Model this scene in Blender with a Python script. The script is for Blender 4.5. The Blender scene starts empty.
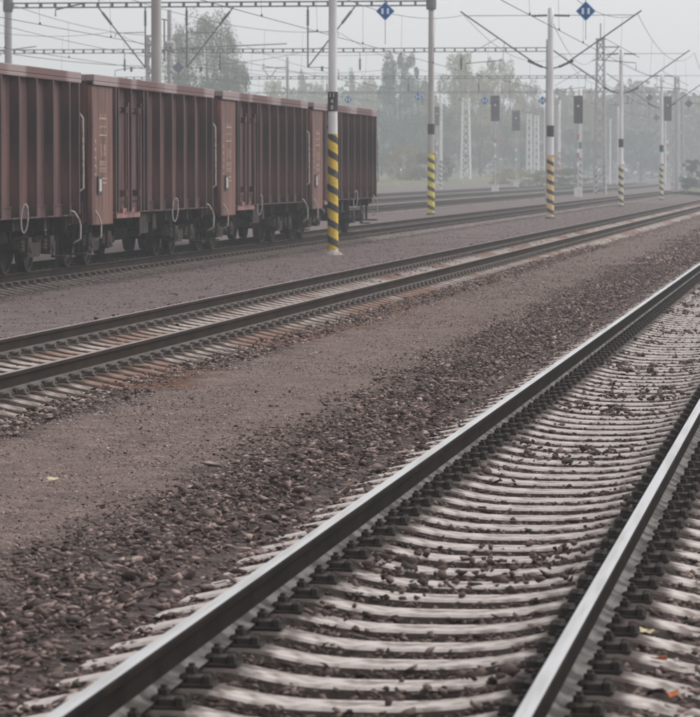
import bpy, math, random
import numpy as np
from mathutils import Vector, Matrix, noise as mnoise
random.seed(7); RNG = np.random.default_rng(11)
S = bpy.context.scene
COL = S.collection
PI = math.pi
# ------------------------------------------------------------------ camera
cam_d = bpy.data.cameras.new('camera'); cam = bpy.data.objects.new('camera', cam_d); COL.objects.link(cam)
YAW = math.radians(7.487); PITCH = math.radians(2.84); EYE = 1.945
cam.location = (0, 0, EYE)
cam.rotation_euler = (PI/2 - PITCH, 0, YAW)
cam_d.sensor_fit = 'HORIZONTAL'; cam_d.sensor_width = 36.0; cam_d.lens = 36.0*3800/700
cam_d.clip_start = 0.5; cam_d.clip_end = 6000
cam_d.dof.use_dof = True; cam_d.dof.focus_distance = 34.0; cam_d.dof.aperture_fstop = 11.0
S.camera = cam
# ------------------------------------------------------------------ world, sun, exposure
SUN_EL, SUN_AZ = math.radians(42), math.radians(68)      # azimuth from +Y towards +X
w = bpy.data.worlds.new('World'); S.world = w; w.use_nodes = True
nt = w.node_tree; nt.nodes.clear()
sky = nt.nodes.new('ShaderNodeTexSky'); sky.sky_type = 'NISHITA'; sky.sun_disc = False
sky.sun_elevation = SUN_EL; sky.sun_rotation = SUN_AZ; sky.dust_density = 4; sky.air_density = 1
cloud = nt.nodes.new('ShaderNodeMix'); cloud.data_type = 'RGBA'
cloud.inputs[0].default_value = 0.90
cloud.inputs[7].default_value = (6.9, 6.85, 6.95, 1)        # even overcast cloud
bg = nt.nodes.new('ShaderNodeBackground'); bg.inputs[1].default_value = 0.10
out = nt.nodes.new('ShaderNodeOutputWorld')
tcw = nt.nodes.new('ShaderNodeTexCoord'); dot = nt.nodes.new('ShaderNodeVectorMath'); dot.operation = 'DOT_PRODUCT'   # cloud thinner, so brighter, around the sun
dot.inputs[1].default_value = (math.sin(SUN_AZ)*math.cos(SUN_EL), math.cos(SUN_AZ)*math.cos(SUN_EL), math.sin(SUN_EL))
mrw = nt.nodes.new('ShaderNodeMapRange'); mrw.inputs[1].default_value = -1; mrw.inputs[2].default_value = 1; mrw.inputs[3].default_value = .08; mrw.inputs[4].default_value = 1.92
sc = nt.nodes.new('ShaderNodeVectorMath'); sc.operation = 'SCALE'
nt.links.new(tcw.outputs['Generated'], dot.inputs[0]); nt.links.new(dot.outputs['Value'], mrw.inputs[0]); nt.links.new(mrw.outputs[0], sc.inputs['Scale'])
nt.links.new(sky.outputs[0], cloud.inputs[6]); nt.links.new(cloud.outputs[2], sc.inputs[0]); nt.links.new(sc.outputs[0], bg.inputs[0]); nt.links.new(bg.outputs[0], out.inputs[0])
sd = bpy.data.lights.new('sun', 'SUN'); sd.energy = 1.4; sd.angle = math.radians(32); sd.color = (1.0, 0.97, 0.93)
sun = bpy.data.objects.new('sun', sd); COL.objects.link(sun)
dirv = Vector((math.sin(SUN_AZ)*math.cos(SUN_EL), math.cos(SUN_AZ)*math.cos(SUN_EL), math.sin(SUN_EL)))
sun.rotation_euler = dirv.to_track_quat('Z', 'Y').to_euler()
S.view_settings.view_transform = 'Standard'; S.view_settings.look = 'None'
S.view_settings.gamma = 1.0; S.view_settings.use_curve_mapping = False; S.view_settings.exposure = 0.09
S.cycles.volume_bounces = 3
# ------------------------------------------------------------------ materials
def mat(name, col, rough=0.85, metal=0.0, col2=None, scale=3.0, lo=0.4, hi=0.6, bump=0.0, bscale=40.0, detail=5,
        stretch=(1, 1, 1), spec=0.3, rand=0.0, emit=None):
    m = bpy.data.materials.new(name); m.use_nodes = True
    t = m.node_tree; b = t.nodes['Principled BSDF']
    b.inputs['Roughness'].default_value = rough; b.inputs['Metallic'].default_value = metal
    b.inputs['Specular IOR Level'].default_value = spec
    b.inputs['Base Color'].default_value = (*col, 1)
    tc = t.nodes.new('ShaderNodeTexCoord'); mp = t.nodes.new('ShaderNodeMapping'); mp.inputs['Scale'].default_value = stretch
    t.links.new(tc.outputs['Object'], mp.inputs[0])
    cur = None
    if col2:
        n = t.nodes.new('ShaderNodeTexNoise'); n.inputs['Scale'].default_value = scale; n.inputs['Detail'].default_value = detail
        t.links.new(mp.outputs[0], n.inputs['Vector'])
        r = t.nodes.new('ShaderNodeMapRange'); r.inputs[1].default_value = lo; r.inputs[2].default_value = hi
        t.links.new(n.outputs['Fac'], r.inputs[0])
        mx = t.nodes.new('ShaderNodeMix'); mx.data_type = 'RGBA'
        mx.inputs[6].default_value = (*col, 1); mx.inputs[7].default_value = (*col2, 1)
        t.links.new(r.outputs[0], mx.inputs[0]); cur = mx.outputs[2]
    if rand:
        g = t.nodes.new('ShaderNodeNewGeometry'); hs = t.nodes.new('ShaderNodeHueSaturation')
        rr = t.nodes.new('ShaderNodeMapRange'); rr.inputs[3].default_value = 1-rand; rr.inputs[4].default_value = 1+rand
        t.links.new(g.outputs['Random Per Island'], rr.inputs[0]); t.links.new(rr.outputs[0], hs.inputs['Value'])
        if cur: t.links.new(cur, hs.inputs['Color'])
        else: hs.inputs['Color'].default_value = (*col, 1)
        cur = hs.outputs[0]
    if cur: t.links.new(cur, b.inputs['Base Color'])
    if bump:
        n2 = t.nodes.new('ShaderNodeTexNoise'); n2.inputs['Scale'].default_value = bscale; n2.inputs['Detail'].default_value = 4
        t.links.new(mp.outputs[0], n2.inputs['Vector'])
        bp = t.nodes.new('ShaderNodeBump'); bp.inputs['Strength'].default_value = bump; bp.inputs['Distance'].default_value = 0.02
        t.links.new(n2.outputs['Fac'], bp.inputs['Height']); t.links.new(bp.outputs[0], b.inputs['Normal'])
    if emit:
        b.inputs['Emission Color'].default_value = (*emit, 1); b.inputs['Emission Strength'].default_value = .4
    return m
def hazard(name, c1, c2, period, duty, base=0.0, wear=0.0):
    m = bpy.data.materials.new(name); m.use_nodes = True; t = m.node_tree; b = t.nodes['Principled BSDF']; b.inputs['Roughness'].default_value = .6
    L = t.links.new
    tc = t.nodes.new('ShaderNodeTexCoord'); sx = t.nodes.new('ShaderNodeSeparateXYZ'); L(tc.outputs['Object'], sx.inputs[0])
    def M(op, a, b_=None):
        n = t.nodes.new('ShaderNodeMath'); n.operation = op
        for i, v in enumerate((a, b_)):
            if v is None: continue
            if isinstance(v, (int, float)): n.inputs[i].default_value = v
            else: L(v, n.inputs[i])
        return n.outputs[0]
    ang = M('DIVIDE', M('ARCTAN2', sx.outputs[1], sx.outputs[0]), 2*PI)     # paint wound round the pole as a helix
    z = M('DIVIDE', M('SUBTRACT', sx.outputs[2], base), period)
    f = M('FRACT', M('ADD', M('ADD', z, ang), 10.25))
    k = M('LESS_THAN', f, duty)
    mx = t.nodes.new('ShaderNodeMix'); mx.data_type = 'RGBA'; mx.inputs[6].default_value = (*c2, 1); mx.inputs[7].default_value = (*c1, 1); L(k, mx.inputs[0])
    n = t.nodes.new('ShaderNodeTexNoise'); n.inputs['Scale'].default_value = 9; n.inputs['Detail'].default_value = 6; L(tc.outputs['Object'], n.inputs['Vector'])
    r = t.nodes.new('ShaderNodeMapRange'); r.inputs[1].default_value = .45; r.inputs[2].default_value = .75; r.inputs[4].default_value = .55; L(n.outputs['Fac'], r.inputs[0])
    m2 = t.nodes.new('ShaderNodeMix'); m2.data_type = 'RGBA'; m2.inputs[7].default_value = (.16, .14, .12, 1); L(r.outputs[0], m2.inputs[0]); L(mx.outputs[2], m2.inputs[6])
    L(m2.outputs[2], b.inputs['Base Color'])
    return m
M = {}
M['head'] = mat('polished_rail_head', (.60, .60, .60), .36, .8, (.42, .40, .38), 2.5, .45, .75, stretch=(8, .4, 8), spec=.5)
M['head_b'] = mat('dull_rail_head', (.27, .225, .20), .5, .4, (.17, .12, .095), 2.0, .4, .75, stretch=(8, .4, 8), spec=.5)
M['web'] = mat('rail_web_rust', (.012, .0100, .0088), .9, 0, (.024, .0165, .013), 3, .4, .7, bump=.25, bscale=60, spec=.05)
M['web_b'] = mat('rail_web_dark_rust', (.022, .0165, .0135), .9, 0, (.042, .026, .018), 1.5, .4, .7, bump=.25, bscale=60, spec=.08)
M['foot'] = mat('rail_foot_dust', (.16, .15, .14), .8, .0, (.045, .038, .034), 5, .42, .58)
M['foot_b'] = mat('rail_foot_rust', (.12, .10, .088), .75, .1, (.06, .047, .04), 3, .4, .7)
M['clip'] = mat('fastening_steel', (.028, .025, .022), .85, 0, (.05, .04, .032), 12, .4, .7)
M['sleeper'] = mat('sleeper_concrete', (.50, .45, .425), .9, 0, (.17, .135, .118), 9, .44, .66, bump=.2, bscale=35)
def seat_stain(m, c=(.075, .058, .05)):
    # grease and brake dust beside the rails
    t = m.node_tree; b = t.nodes['Principled BSDF']; src = b.inputs['Base Color'].links[0].from_socket
    tc = t.nodes.new('ShaderNodeTexCoord'); sx = t.nodes.new('ShaderNodeSeparateXYZ'); t.links.new(tc.outputs['Object'], sx.inputs[0])
    n = t.nodes.new('ShaderNodeTexNoise'); n.inputs['Scale'].default_value = 9; n.inputs['Detail'].default_value = 4; g = t.nodes.new('ShaderNodeNewGeometry'); t.links.new(g.outputs['Position'], n.inputs['Vector'])
    def ma(op, a, b_=None):
        q = t.nodes.new('ShaderNodeMath'); q.operation = op
        for i, v in enumerate((a, b_)):
            if v is None: continue
            if isinstance(v, (int, float)): q.inputs[i].default_value = v
            else: t.links.new(v, q.inputs[i])
        return q.outputs[0]
    d = ma('ABSOLUTE', ma('SUBTRACT', ma('ABSOLUTE', sx.outputs[0]), .7535)); d = ma('ADD', d, ma('MULTIPLY', ma('SUBTRACT', n.outputs['Fac'], .5), .22))
    r = t.nodes.new('ShaderNodeMapRange'); r.inputs[1].default_value = .20; r.inputs[2].default_value = .27; r.inputs[3].default_value = .93; r.inputs[4].default_value = 0; t.links.new(d, r.inputs[0])
    mx = t.nodes.new('ShaderNodeMix'); mx.data_type = 'RGBA'; mx.inputs[7].default_value = (*c, 1)
    t.links.new(r.outputs[0], mx.inputs[0]); t.links.new(src, mx.inputs[6]); t.links.new(mx.outputs[2], b.inputs['Base Color'])
seat_stain(M['sleeper'])
def rusty_sleeper():
    m = mat('sleeper_concrete_rust_stained', (.44, .375, .34), .9, 0, (.16, .12, .10), 5, .44, .66, bump=.5, bscale=35)
    t = m.node_tree; b = t.nodes['Principled BSDF']; src = b.inputs['Base Color'].links[0].from_socket
    g = t.nodes.new('ShaderNodeNewGeometry'); n = t.nodes.new('ShaderNodeTexNoise'); n.inputs['Scale'].default_value = .22; n.inputs['Detail'].default_value = 3
    t.links.new(g.outputs['Position'], n.inputs['Vector'])
    r = t.nodes.new('ShaderNodeMapRange'); r.inputs[1].default_value = .50; r.inputs[2].default_value = .58; r.inputs[4].default_value = .7; t.links.new(n.outputs['Fac'], r.inputs[0])
    mx = t.nodes.new('ShaderNodeMix'); mx.data_type = 'RGBA'; mx.inputs[7].default_value = (.20, .092, .055, 1)
    t.links.new(r.outputs[0], mx.inputs[0]); t.links.new(src, mx.inputs[6]); t.links.new(mx.outputs[2], b.inputs['Base Color'])
    return m
M['sleeper_c'] = mat('sleeper_concrete_dusty', (.27, .225, .20), .9, 0, (.12, .09, .078), 5, .40, .62, bump=.5, bscale=35); seat_stain(M['sleeper_c'], (.05, .038, .032))
M['sleeper_b'] = rusty_sleeper(); seat_stain(M['sleeper_b'], (.10, .068, .052))
M['clip_b'] = mat('rusty_fastening_steel', (.055, .044, .038), .85, 0, (.15, .13, .12), 7, .52, .7)
M['sleeper_side'] = mat('sleeper_side_brown', (.10, .078, .066), .9, 0, (.19, .16, .145), 6, .5, .7, bump=.4)
M['stone'] = mat('ballast_stone', (.25, .185, .168), .9, 0, (.11, .076, .066), 7, .42, .58, rand=.75)
M['stone_dark'] = mat('ballast_stone_brown', (.10, .07, .06), .9, 0, (.17, .13, .12), 5, .48, .66, rand=.6)
M['stone_b'] = mat('ballast_stone_rusty', (.22, .165, .15), .9, 0, (.30, .25, .25), 1.2, .4, .6, bump=.4, bscale=60, rand=.5)
M['chip'] = mat('fine_chip', (.25, .195, .172), .9, 0, None, rand=.85)
M['steel_light'] = mat('galvanised_mast_paint', (.50, .49, .50), .6, .1, (.40, .39, .39), 2, .4, .7, stretch=(1, 1, .3))
M['pole_white'] = mat('pole_pale_paint', (.74, .74, .75), .6, 0, (.58, .57, .57), 1.5, .45, .75, stretch=(2, 2, .4))
M['concrete_pole'] = mat('spun_concrete_pole', (.46, .435, .415), .85, 0, (.37, .345, .325), 2, .4, .7, stretch=(2, 2, .4), bump=.2)
M['lilac_pole'] = mat('weathered_grey_pole', (.40, .38, .40), .7, 0, (.32, .30, .31), 2, .4, .7, stretch=(2, 2, .4))
M['beam'] = mat('portal_steel', (.12, .125, .13), .65, .1, (.17, .17, .17), 2, .4, .7)
M['wire'] = mat('weathered_copper_wire', (.07, .075, .075), .6, .3)
M['insul'] = mat('insulator_glaze', (.055, .04, .04), .35)
M['tube'] = mat('cantilever_tube', (.13, .135, .14), .6, .2)
M['plate'] = mat('number_plate_black', (.035, .033, .035), .5)
M['digit'] = mat('digit_white', (.62, .62, .62), .6)
M['footing'] = mat('footing_concrete', (.48, .43, .38), .9, 0, (.3, .26, .22), 8, .4, .7, bump=.5)
M['hz_yellow'] = hazard('hazard_yellow_black', (.74, .50, .03), (.03, .027, .026), .41, .58)
M['hz_yellow2'] = hazard('hazard_lemon_black', (.72, .60, .08), (.035, .03, .03), .42, .58)
M['hz_pale'] = hazard('hazard_faded_orange_black', (.72, .51, .22), (.03, .024, .022), .40, .58)
M['hz_white'] = hazard('hazard_cream_black', (.66, .60, .42), (.03, .03, .03), .42, .6)
M['hz_grey'] = hazard('hazard_white_grey', (.6, .6, .58), (.16, .16, .17), .5, .55)
M['hz_red'] = hazard('band_red_white', (.62, .60, .58), (.50, .07, .05), .9, .5)
M['sign_blue'] = mat('sign_blue', (.001, .10, .36), .4, 0, (.002, .115, .38), 6)
M['sign_pale'] = mat('sign_border_pale', (.42, .60, .78), .5)
M['sign_white'] = mat('sign_white', (.85, .9, .93), .5)
M['sign_grey'] = mat('sign_back_grey', (.19, .20, .24), .6)
M['signal_black'] = mat('signal_panel_dark', (.014, .014, .018), .6)
M['lamp_red'] = mat('signal_lamp_lit', (.8, .2, .15), .4, emit=(1.0, .42, .42))
M['red_paint'] = mat('mast_red_paint', (.50, .17, .14), .6)
# wagon
M['wag'] = mat('wagon_brown_paint', (.120, .054, .049), .6, 0, (.040, .023, .022), 1.8, .42, .60, stretch=(1, 2.2, .18), bump=.15, bscale=20, detail=8)
M['wag_rib'] = mat('wagon_rib_paint', (.115, .055, .050), .6, 0, (.038, .022, .021), 2.2, .42, .60, stretch=(1, 1, .3), bump=.1, detail=8)
M['wag_panel'] = mat('wagon_panel_paint', (.20, .095, .073), .6, 0, (.085, .043, .037), 2.2, .42, .64, stretch=(1, 1.8, .3), bump=.12, detail=8)
M['wag_rim'] = mat('wagon_rim_dusty', (.28, .215, .215), .6, 0, (.13, .066, .064), .28, .47, .53, stretch=(.1, 1, .1), detail=2)
M['under'] = mat('underframe_grime', (.025, .020, .018), .9, 0, (.045, .034, .03), 4, .4, .7)
M['bogie'] = mat('bogie_grime', (.03, .024, .021), .9, 0, (.06, .043, .035), 5, .45, .7, bump=.3)
M['wheel'] = mat('wheel_steel', (.035, .028, .025), .8, .1, (.06, .043, .036), 5, .4, .7)
M['white_worn'] = mat('worn_white_paint', (.46, .42, .40), .65, 0, (.24, .16, .145), 14, .50, .68)
M['lettering'] = mat('faded_cream_lettering', (.44, .33, .23), .7, 0, (.25, .15, .12), 25, .46, .66)
M['card'] = mat('waybill_card', (.52, .52, .49), .6, 0, (.35, .33, .3), 6)
M['chipped'] = mat('chipped_paint_pink', (.34, .17, .15), .7, 0, (.16, .09, .085), 6, .42, .55)
# plants: leaf colours lightened to stand in for part of the haze
def leafm(name, c, c2):
    m = mat(name, c, .85, 0, c2, .35, .4, .6, rand=.35, spec=.2)
    m.node_tree.nodes['Principled BSDF'].inputs['Subsurface Weight'].default_value = 0
    return m
M['leaf_green'] = leafm('foliage_dull_green', (.13, .15, .085), (.18, .185, .10))
M['leaf_dark'] = leafm('foliage_deep_green', (.09, .12, .09), (.13, .155, .11))
M['leaf_yellow'] = leafm('foliage_autumn_yellow', (.33, .27, .12), (.24, .215, .10))
M['leaf_rust'] = leafm('foliage_autumn_brown', (.29, .225, .13), (.21, .18, .11))
M['bark'] = mat('bark', (.09, .075, .065), .9, 0, (.05, .04, .035), 4, .4, .6)
# ------------------------------------------------------------------ mesh helpers
class MB:
    def __init__(s): s.v = []; s.f = []; s.m = []
    def face(s, idx, mi=0): s.f.append(tuple(idx)); s.m.append(mi)
    def box(s, x0, x1, y0, y1, z0, z1, mi=0):
        b = len(s.v)
        s.v += [(x0,y0,z0),(x1,y0,z0),(x1,y1,z0),(x0,y1,z0),(x0,y0,z1),(x1,y0,z1),(x1,y1,z1),(x0,y1,z1)]
        for q in ((0,3,2,1),(4,5,6,7),(0,1,5,4),(1,2,6,5),(2,3,7,6),(3,0,4,7)): s.face([b+i for i in q], mi)
        return s
    def tube(s, pts, r, n=8, mi=0, caps=True):
        pts = [Vector(p) for p in pts]
        rs = r if isinstance(r, (list, tuple)) else [r]*len(pts)
        b = len(s.v); up = None
        for i, p in enumerate(pts):
            d = (pts[min(i+1, len(pts)-1)] - pts[max(i-1, 0)]).normalized()
            if up is None:
                up = Vector((0, 0, 1)) if abs(d.z) < .9 else Vector((0, 1, 0))
            a = d.cross(up).normalized(); c = a.cross(d).normalized(); up = c
            for k in range(n):
                t = 2*PI*k/n; s.v.append(tuple(p + (a*math.cos(t) + c*math.sin(t))*rs[i]))
        for i in range(len(pts)-1):
            for k in range(n):
                s.face((b+i*n+k, b+i*n+(k+1) % n, b+(i+1)*n+(k+1) % n, b+(i+1)*n+k), mi)
        if caps:
            s.face([b+k for k in range(n)][::-1], mi); s.face([b+(len(pts)-1)*n+k for k in range(n)], mi)
        return s
    def bar(s, a, b_, t, mi=0): return s.tube([a, b_], t*.7071, 4, mi)
    def lathe(s, prof, n=20, mi=0, axis='z', c=(0, 0, 0)):
        b = len(s.v)
        for r, h in prof:
            for k in range(n):
                t = 2*PI*k/n; x, y = r*math.cos(t), r*math.sin(t)
                s.v.append((c[0]+x, c[1]+y, c[2]+h) if axis == 'z' else (c[0]+h, c[1]+x, c[2]+y))
        for i in range(len(prof)-1):
            for k in range(n): s.face((b+i*n+k, b+i*n+(k+1) % n, b+(i+1)*n+(k+1) % n, b+(i+1)*n+k), mi)
        s.face([b+k for k in range(n)][::-1], mi); s.face([b+(len(prof)-1)*n+k for k in range(n)], mi)
        return s
    def prism_y(s, poly, y0, y1, mi=0, mis=None):
        b = len(s.v); n = len(poly)
        s.v += [(x, y0, z) for x, z in poly] + [(x, y1, z) for x, z in poly]
        for k in range(n): s.face((b+k, b+(k+1) % n, b+n+(k+1) % n, b+n+k), mis[k] if mis else mi)
        s.face([b+k for k in range(n)][::-1], mi); s.face([b+n+k for k in range(n)], mi)
        return s
    def mesh(s, name, mats, smooth=False):
        me = bpy.data.meshes.new(name); me.from_pydata(s.v, [], s.f)
        for m in (mats if isinstance(mats, (list, tuple)) else [mats]): me.materials.append(m)
        me.polygons.foreach_set('material_index', s.m)
        if smooth: me.polygons.foreach_set('use_smooth', [True]*len(s.f))
        me.update(); return me
def link(name, me, parent=None, loc=(0, 0, 0), rz=0):
    o = bpy.data.objects.new(name, me); COL.objects.link(o); o.location = loc; o.rotation_euler = (0, 0, rz)
    if parent: o.parent = parent
    return o
def part(name, mb, mats, parent, loc=(0, 0, 0), smooth=False):
    return link(name, mb.mesh(name, mats, smooth), parent, loc)
def tag(o, label, cat, group=None, kind=None):
    o['label'] = label
    if cat: o['category'] = cat
    if group: o['group'] = group
    if kind: o['kind'] = kind
    return o
def thing(name, label, cat, loc=(0, 0, 0), rz=0, group=None):
    return tag(link(name, None, None, loc, rz), label, cat, group)
def kids(o): return [c for c in COL.objects if c.parent == o]
def dup(o, loc, rz=None, label=None):
    c = o.copy(); COL.objects.link(c); c.location = loc
    if rz is not None: c.rotation_euler = (0, 0, rz)
    if label: c['label'] = label
    for k in kids(o):
        d = k.copy(); COL.objects.link(d); d.parent = c
        for g in kids(k):
            e = g.copy(); COL.objects.link(e); e.parent = d
    return c
def stdbevel(o, w_=.01, seg=1):
    b = o.modifiers.new('bevel', 'BEVEL'); b.width = w_; b.segments = seg; b.limit_method = 'ANGLE'; return o
# ------------------------------------------------------------------ tracks (rail top z=.18, sleeper seat z=0)
A, B, C, D_, E_, F_ = 1.775, 8.03, 14.91, 22.7, 28.2, 34.2
# ground: one sheet, fine near the camera
def build_ground():
    xs = np.concatenate([[-2500, -1200, -500, -200, -100, -70], np.arange(-48, -18, 1.5), np.arange(-18, 4, .16), np.arange(4, 30, 3), [60, 150, 500, 1200, 2500]])
    ys = np.concatenate([[-60, -10], np.arange(6, 60, .22), np.arange(60, 130, .6), np.arange(130, 420, 3), np.arange(420, 700, 15), [800, 1000, 1500, 2500]])
    X, Y = np.meshgrid(xs, ys)
    Z = np.zeros_like(X)
    for i in range(X.shape[0]):
        for j in range(X.shape[1]):
            x, y = X[i, j], Y[i, j]
            if -19 < x < 4 and y < 130:
                Z[i, j] = -.075 + .022*mnoise.noise((x*.6, y*.35, 0)) + .012*mnoise.noise((x*2.2, y*1.8, 4))
            else: Z[i, j] = -.075
    for cx in (A, B, C, D_, E_, F_):
        d = np.abs(X + cx); Z -= np.clip((1.5-d)/.3, 0, 1)*.035
    for x0, x1, h in ((-66, -46, .7), (-2500, -66, 1.1)):
        Z = np.where((X <= x1) & (X >= x0), np.maximum(Z, h), Z)
    n, m = X.shape
    V = np.stack([X, Y, Z], -1).reshape(-1, 3)
    idx = np.arange(n*m).reshape(n, m)
    q = np.stack([idx[:-1, :-1], idx[:-1, 1:], idx[1:, 1:], idx[1:, :-1]], -1).reshape(-1, 4)
    me = bpy.data.meshes.new('ground'); me.from_pydata(V.tolist(), [], q.tolist())
    me.polygons.foreach_set('use_smooth', [True]*len(q))
    mt = bpy.data.materials.new('ground_gravel_and_cinders'); mt.use_nodes = True; t = mt.node_tree; L = t.links.new
    b = t.nodes['Principled BSDF']; b.inputs['Roughness'].default_value = .95; b.inputs['Specular IOR Level'].default_value = .15
    g = t.nodes.new('ShaderNodeNewGeometry'); sx = t.nodes.new('ShaderNodeSeparateXYZ'); L(g.outputs['Position'], sx.inputs[0])
    def noise(sc, det=4, r=.6):
        n = t.nodes.new('ShaderNodeTexNoise'); n.inputs['Scale'].default_value = sc; n.inputs['Detail'].default_value = det; n.inputs['Roughness'].default_value = r
        L(g.outputs['Position'], n.inputs['Vector']); return n.outputs['Fac']
    def rng(s, a, b_, c=0, d=1):
        n = t.nodes.new('ShaderNodeMapRange'); L(s, n.inputs[0]); n.inputs[1].default_value = a; n.inputs[2].default_value = b_; n.inputs[3].default_value = c; n.inputs[4].default_value = d; return n.outputs[0]
    def mix(f, a, b_):
        n = t.nodes.new('ShaderNodeMix'); n.data_type = 'RGBA'
        if isinstance(f, float): n.inputs[0].default_value = f
        else: L(f, n.inputs[0])
        for i, v in ((6, a), (7, b_)):
            if isinstance(v, tuple): n.inputs[i].default_value = (*v, 1)
            else: L(v, n.inputs[i])
        return n.outputs[2]
    def math_(op, a, b_=None):
        n = t.nodes.new('ShaderNodeMath'); n.operation = op
        for i, v in enumerate((a, b_)):
            if v is None: continue
            if isinstance(v, (int, float)): n.inputs[i].default_value = v
            else: L(v, n.inputs[i])
        return n.outputs[0]
    wob = math_('MULTIPLY', math_('SUBTRACT', noise(.9, 5), .5), 1.6)
    xw = math_('ADD', sx.outputs[0], wob)
    fine = noise(34, 8, .8); fine2 = noise(9, 5, .7); big = noise(.35, 3); mid = noise(2.6, 8, .75)
    cinder = mix(rng(fine, .42, .58), (.080, .057, .050), (.265, .196, .178))
    cinder = mix(rng(big, .42, .62, 0, .6), cinder, mix(rng(fine, .42, .58), (.085, .062, .052), (.255, .19, .163)))
    lilac = mix(rng(fine, .42, .58), (.085, .063, .062), (.26, .203, .197))
    lilac = mix(rng(fine2, .5, .7, 0, .5), lilac, (.10, .08, .08))
    col = mix(rng(xw, -9.6, -9.0), lilac, cinder)
    bal = mix(rng(fine2, .42, .58), (.05, .037, .032), (.12, .095, .088))
    def zone(c, hw):      # ballast bed of a track
        d = math_('ABSOLUTE', math_('ADD', xw, c)); return rng(d, hw, hw+.35, 1, 0)
    for c, hw in ((A, 2.3), (B, 1.55), (C, 1.6), (D_, 1.5), (E_, 1.5), (F_, 1.5)):
        col = mix(zone(c, hw), col, bal)
    hs = t.nodes.new('ShaderNodeHueSaturation'); L(col, hs.inputs['Color']); L(rng(mid, .36, .64, .72, 1.25), hs.inputs['Value']); col = hs.outputs[0]
    rust = math_('MULTIPLY', rng(noise(.22, 3), .46, .55), zone(B-.8, .75))
    col = mix(rust, col, mix(rng(fine2, .4, .6), (.09, .045, .03), (.24, .11, .065)))
    # grass beyond the yard
    grass = mix(rng(noise(.5, 6), .4, .6), (.10, .12, .06), (.20, .20, .11))
    gm = rng(xw, -46.5, -45, 1, 0)
    col = mix(gm, col, grass)
    y2 = rng(math_('ADD', sx.outputs[1], math_('MULTIPLY', wob, 12)), 338, 348); xr = math_('MULTIPLY', rng(xw, -16.8, -15.8), 1.0)
    col = mix(math_('MULTIPLY', y2, xr), col, mix(rng(noise(.8, 6), .4, .6), (.09, .13, .05), (.16, .2, .09)))
    L(col, b.inputs['Base Color'])
    vor = t.nodes.new('ShaderNodeTexVoronoi'); vor.inputs['Scale'].default_value = 42; L(g.outputs['Position'], vor.inputs['Vector'])
    hgt = math_('ADD', math_('MULTIPLY', vor.outputs['Distance'], -.8), math_('MULTIPLY', fine2, 1.0))
    bp = t.nodes.new('ShaderNodeBump'); bp.inputs['Strength'].default_value = .8; bp.inputs['Distance'].default_value = .03
    L(hgt, bp.inputs['Height']); L(bp.outputs[0], b.inputs['Normal'])
    me.materials.append(mt)
    o = link('ground', me); tag(o, 'brown and lilac gravel ground of the railway yard with grass at its far edge', None, kind='structure')
build_ground()
# rail profile (x, z) foot bottom at z=.012, head top z=.18
RP = [(-.072,.012),(.072,.012),(.072,.022),(.03,.034),(.0085,.048),(.0085,.132),(.034,.144),(.036,.170),(.029,.1785),(0,.180),(-.029,.1785),(-.036,.170),(-.034,.144),(-.0085,.132),(-.0085,.048),(-.03,.034),(-.072,.022)]
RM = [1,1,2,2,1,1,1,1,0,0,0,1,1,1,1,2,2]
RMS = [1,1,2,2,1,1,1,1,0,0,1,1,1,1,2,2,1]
def rail_mesh(y0, y1, mats, shiny=True, step=None):
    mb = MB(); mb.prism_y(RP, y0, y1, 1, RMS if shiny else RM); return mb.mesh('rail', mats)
# sleeper flanks take a separate material, darker brown than the tops
def sleeper_mb(mb, y=0, jit=0.0, zoff=0.0):
    hs_ = [(.10,-.060),(.24,-.056),(.38,-.042),(.50,-.018),(.58,-.002),(.62,0),(.90,0),(.95,-.010),(1.15,-.052),(1.32,-.088),(1.34,-.11)]
    st = [(-u, z) for u, z in hs_[::-1]] + hs_
    b = len(mb.v)
    for u, z in st:
        z += zoff
        yy = y + jit*u
        mb.v += [(u, yy-.142, -.26), (u, yy-.122, z-.012), (u, yy-.108, z), (u, yy+.108, z), (u, yy+.122, z-.012), (u, yy+.142, -.26)]
    for i in range(len(st)-1):
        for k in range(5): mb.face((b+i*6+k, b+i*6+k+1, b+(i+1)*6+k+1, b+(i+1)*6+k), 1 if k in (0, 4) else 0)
    mb.face([b+k for k in range(6)][::-1]); mb.face([b+(len(st)-1)*6+k for k in range(6)])
    return mb
def fasten_mb(mb, cx=0, y=0, bolt=True):
    mb.box(cx-.19, cx+.19, y-.08, y+.08, .001, .0115)
    for s in (-1, 1):
        xc = cx+s*.088
        mb.lathe([(.040, .012), (.041, .030), (.032, .042), (.020, .047)], 8, 0, 'z', (xc, y, 0))    # domed clamp plate
        mb.box(min(xc, xc+s*.07), max(xc, xc+s*.07), y-.055, y+.055, .012, .036)
        if bolt: mb.lathe([(.024, .047), (.024, .068), (.014, .070), (.012, .084)], 6, 0, 'z', (xc+s*.01, y, 0))    # nut and bolt
        xs = cx+s*.165
        for q in (-.05, .05): mb.lathe([(.024, .0115), (.022, .040), (.012, .048)], 6, 0, 'z', (xs, y+q, 0))
    return mb
SLE = {}
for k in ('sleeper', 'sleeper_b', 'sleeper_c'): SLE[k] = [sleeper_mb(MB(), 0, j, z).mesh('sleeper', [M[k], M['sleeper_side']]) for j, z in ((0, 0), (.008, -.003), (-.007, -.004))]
FAS = fasten_mb(MB()).mesh('rail_fastening', M['clip']); FASB = fasten_mb(MB(), 0, 0, False).mesh('rail_fastening', M['clip_b'])
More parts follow.
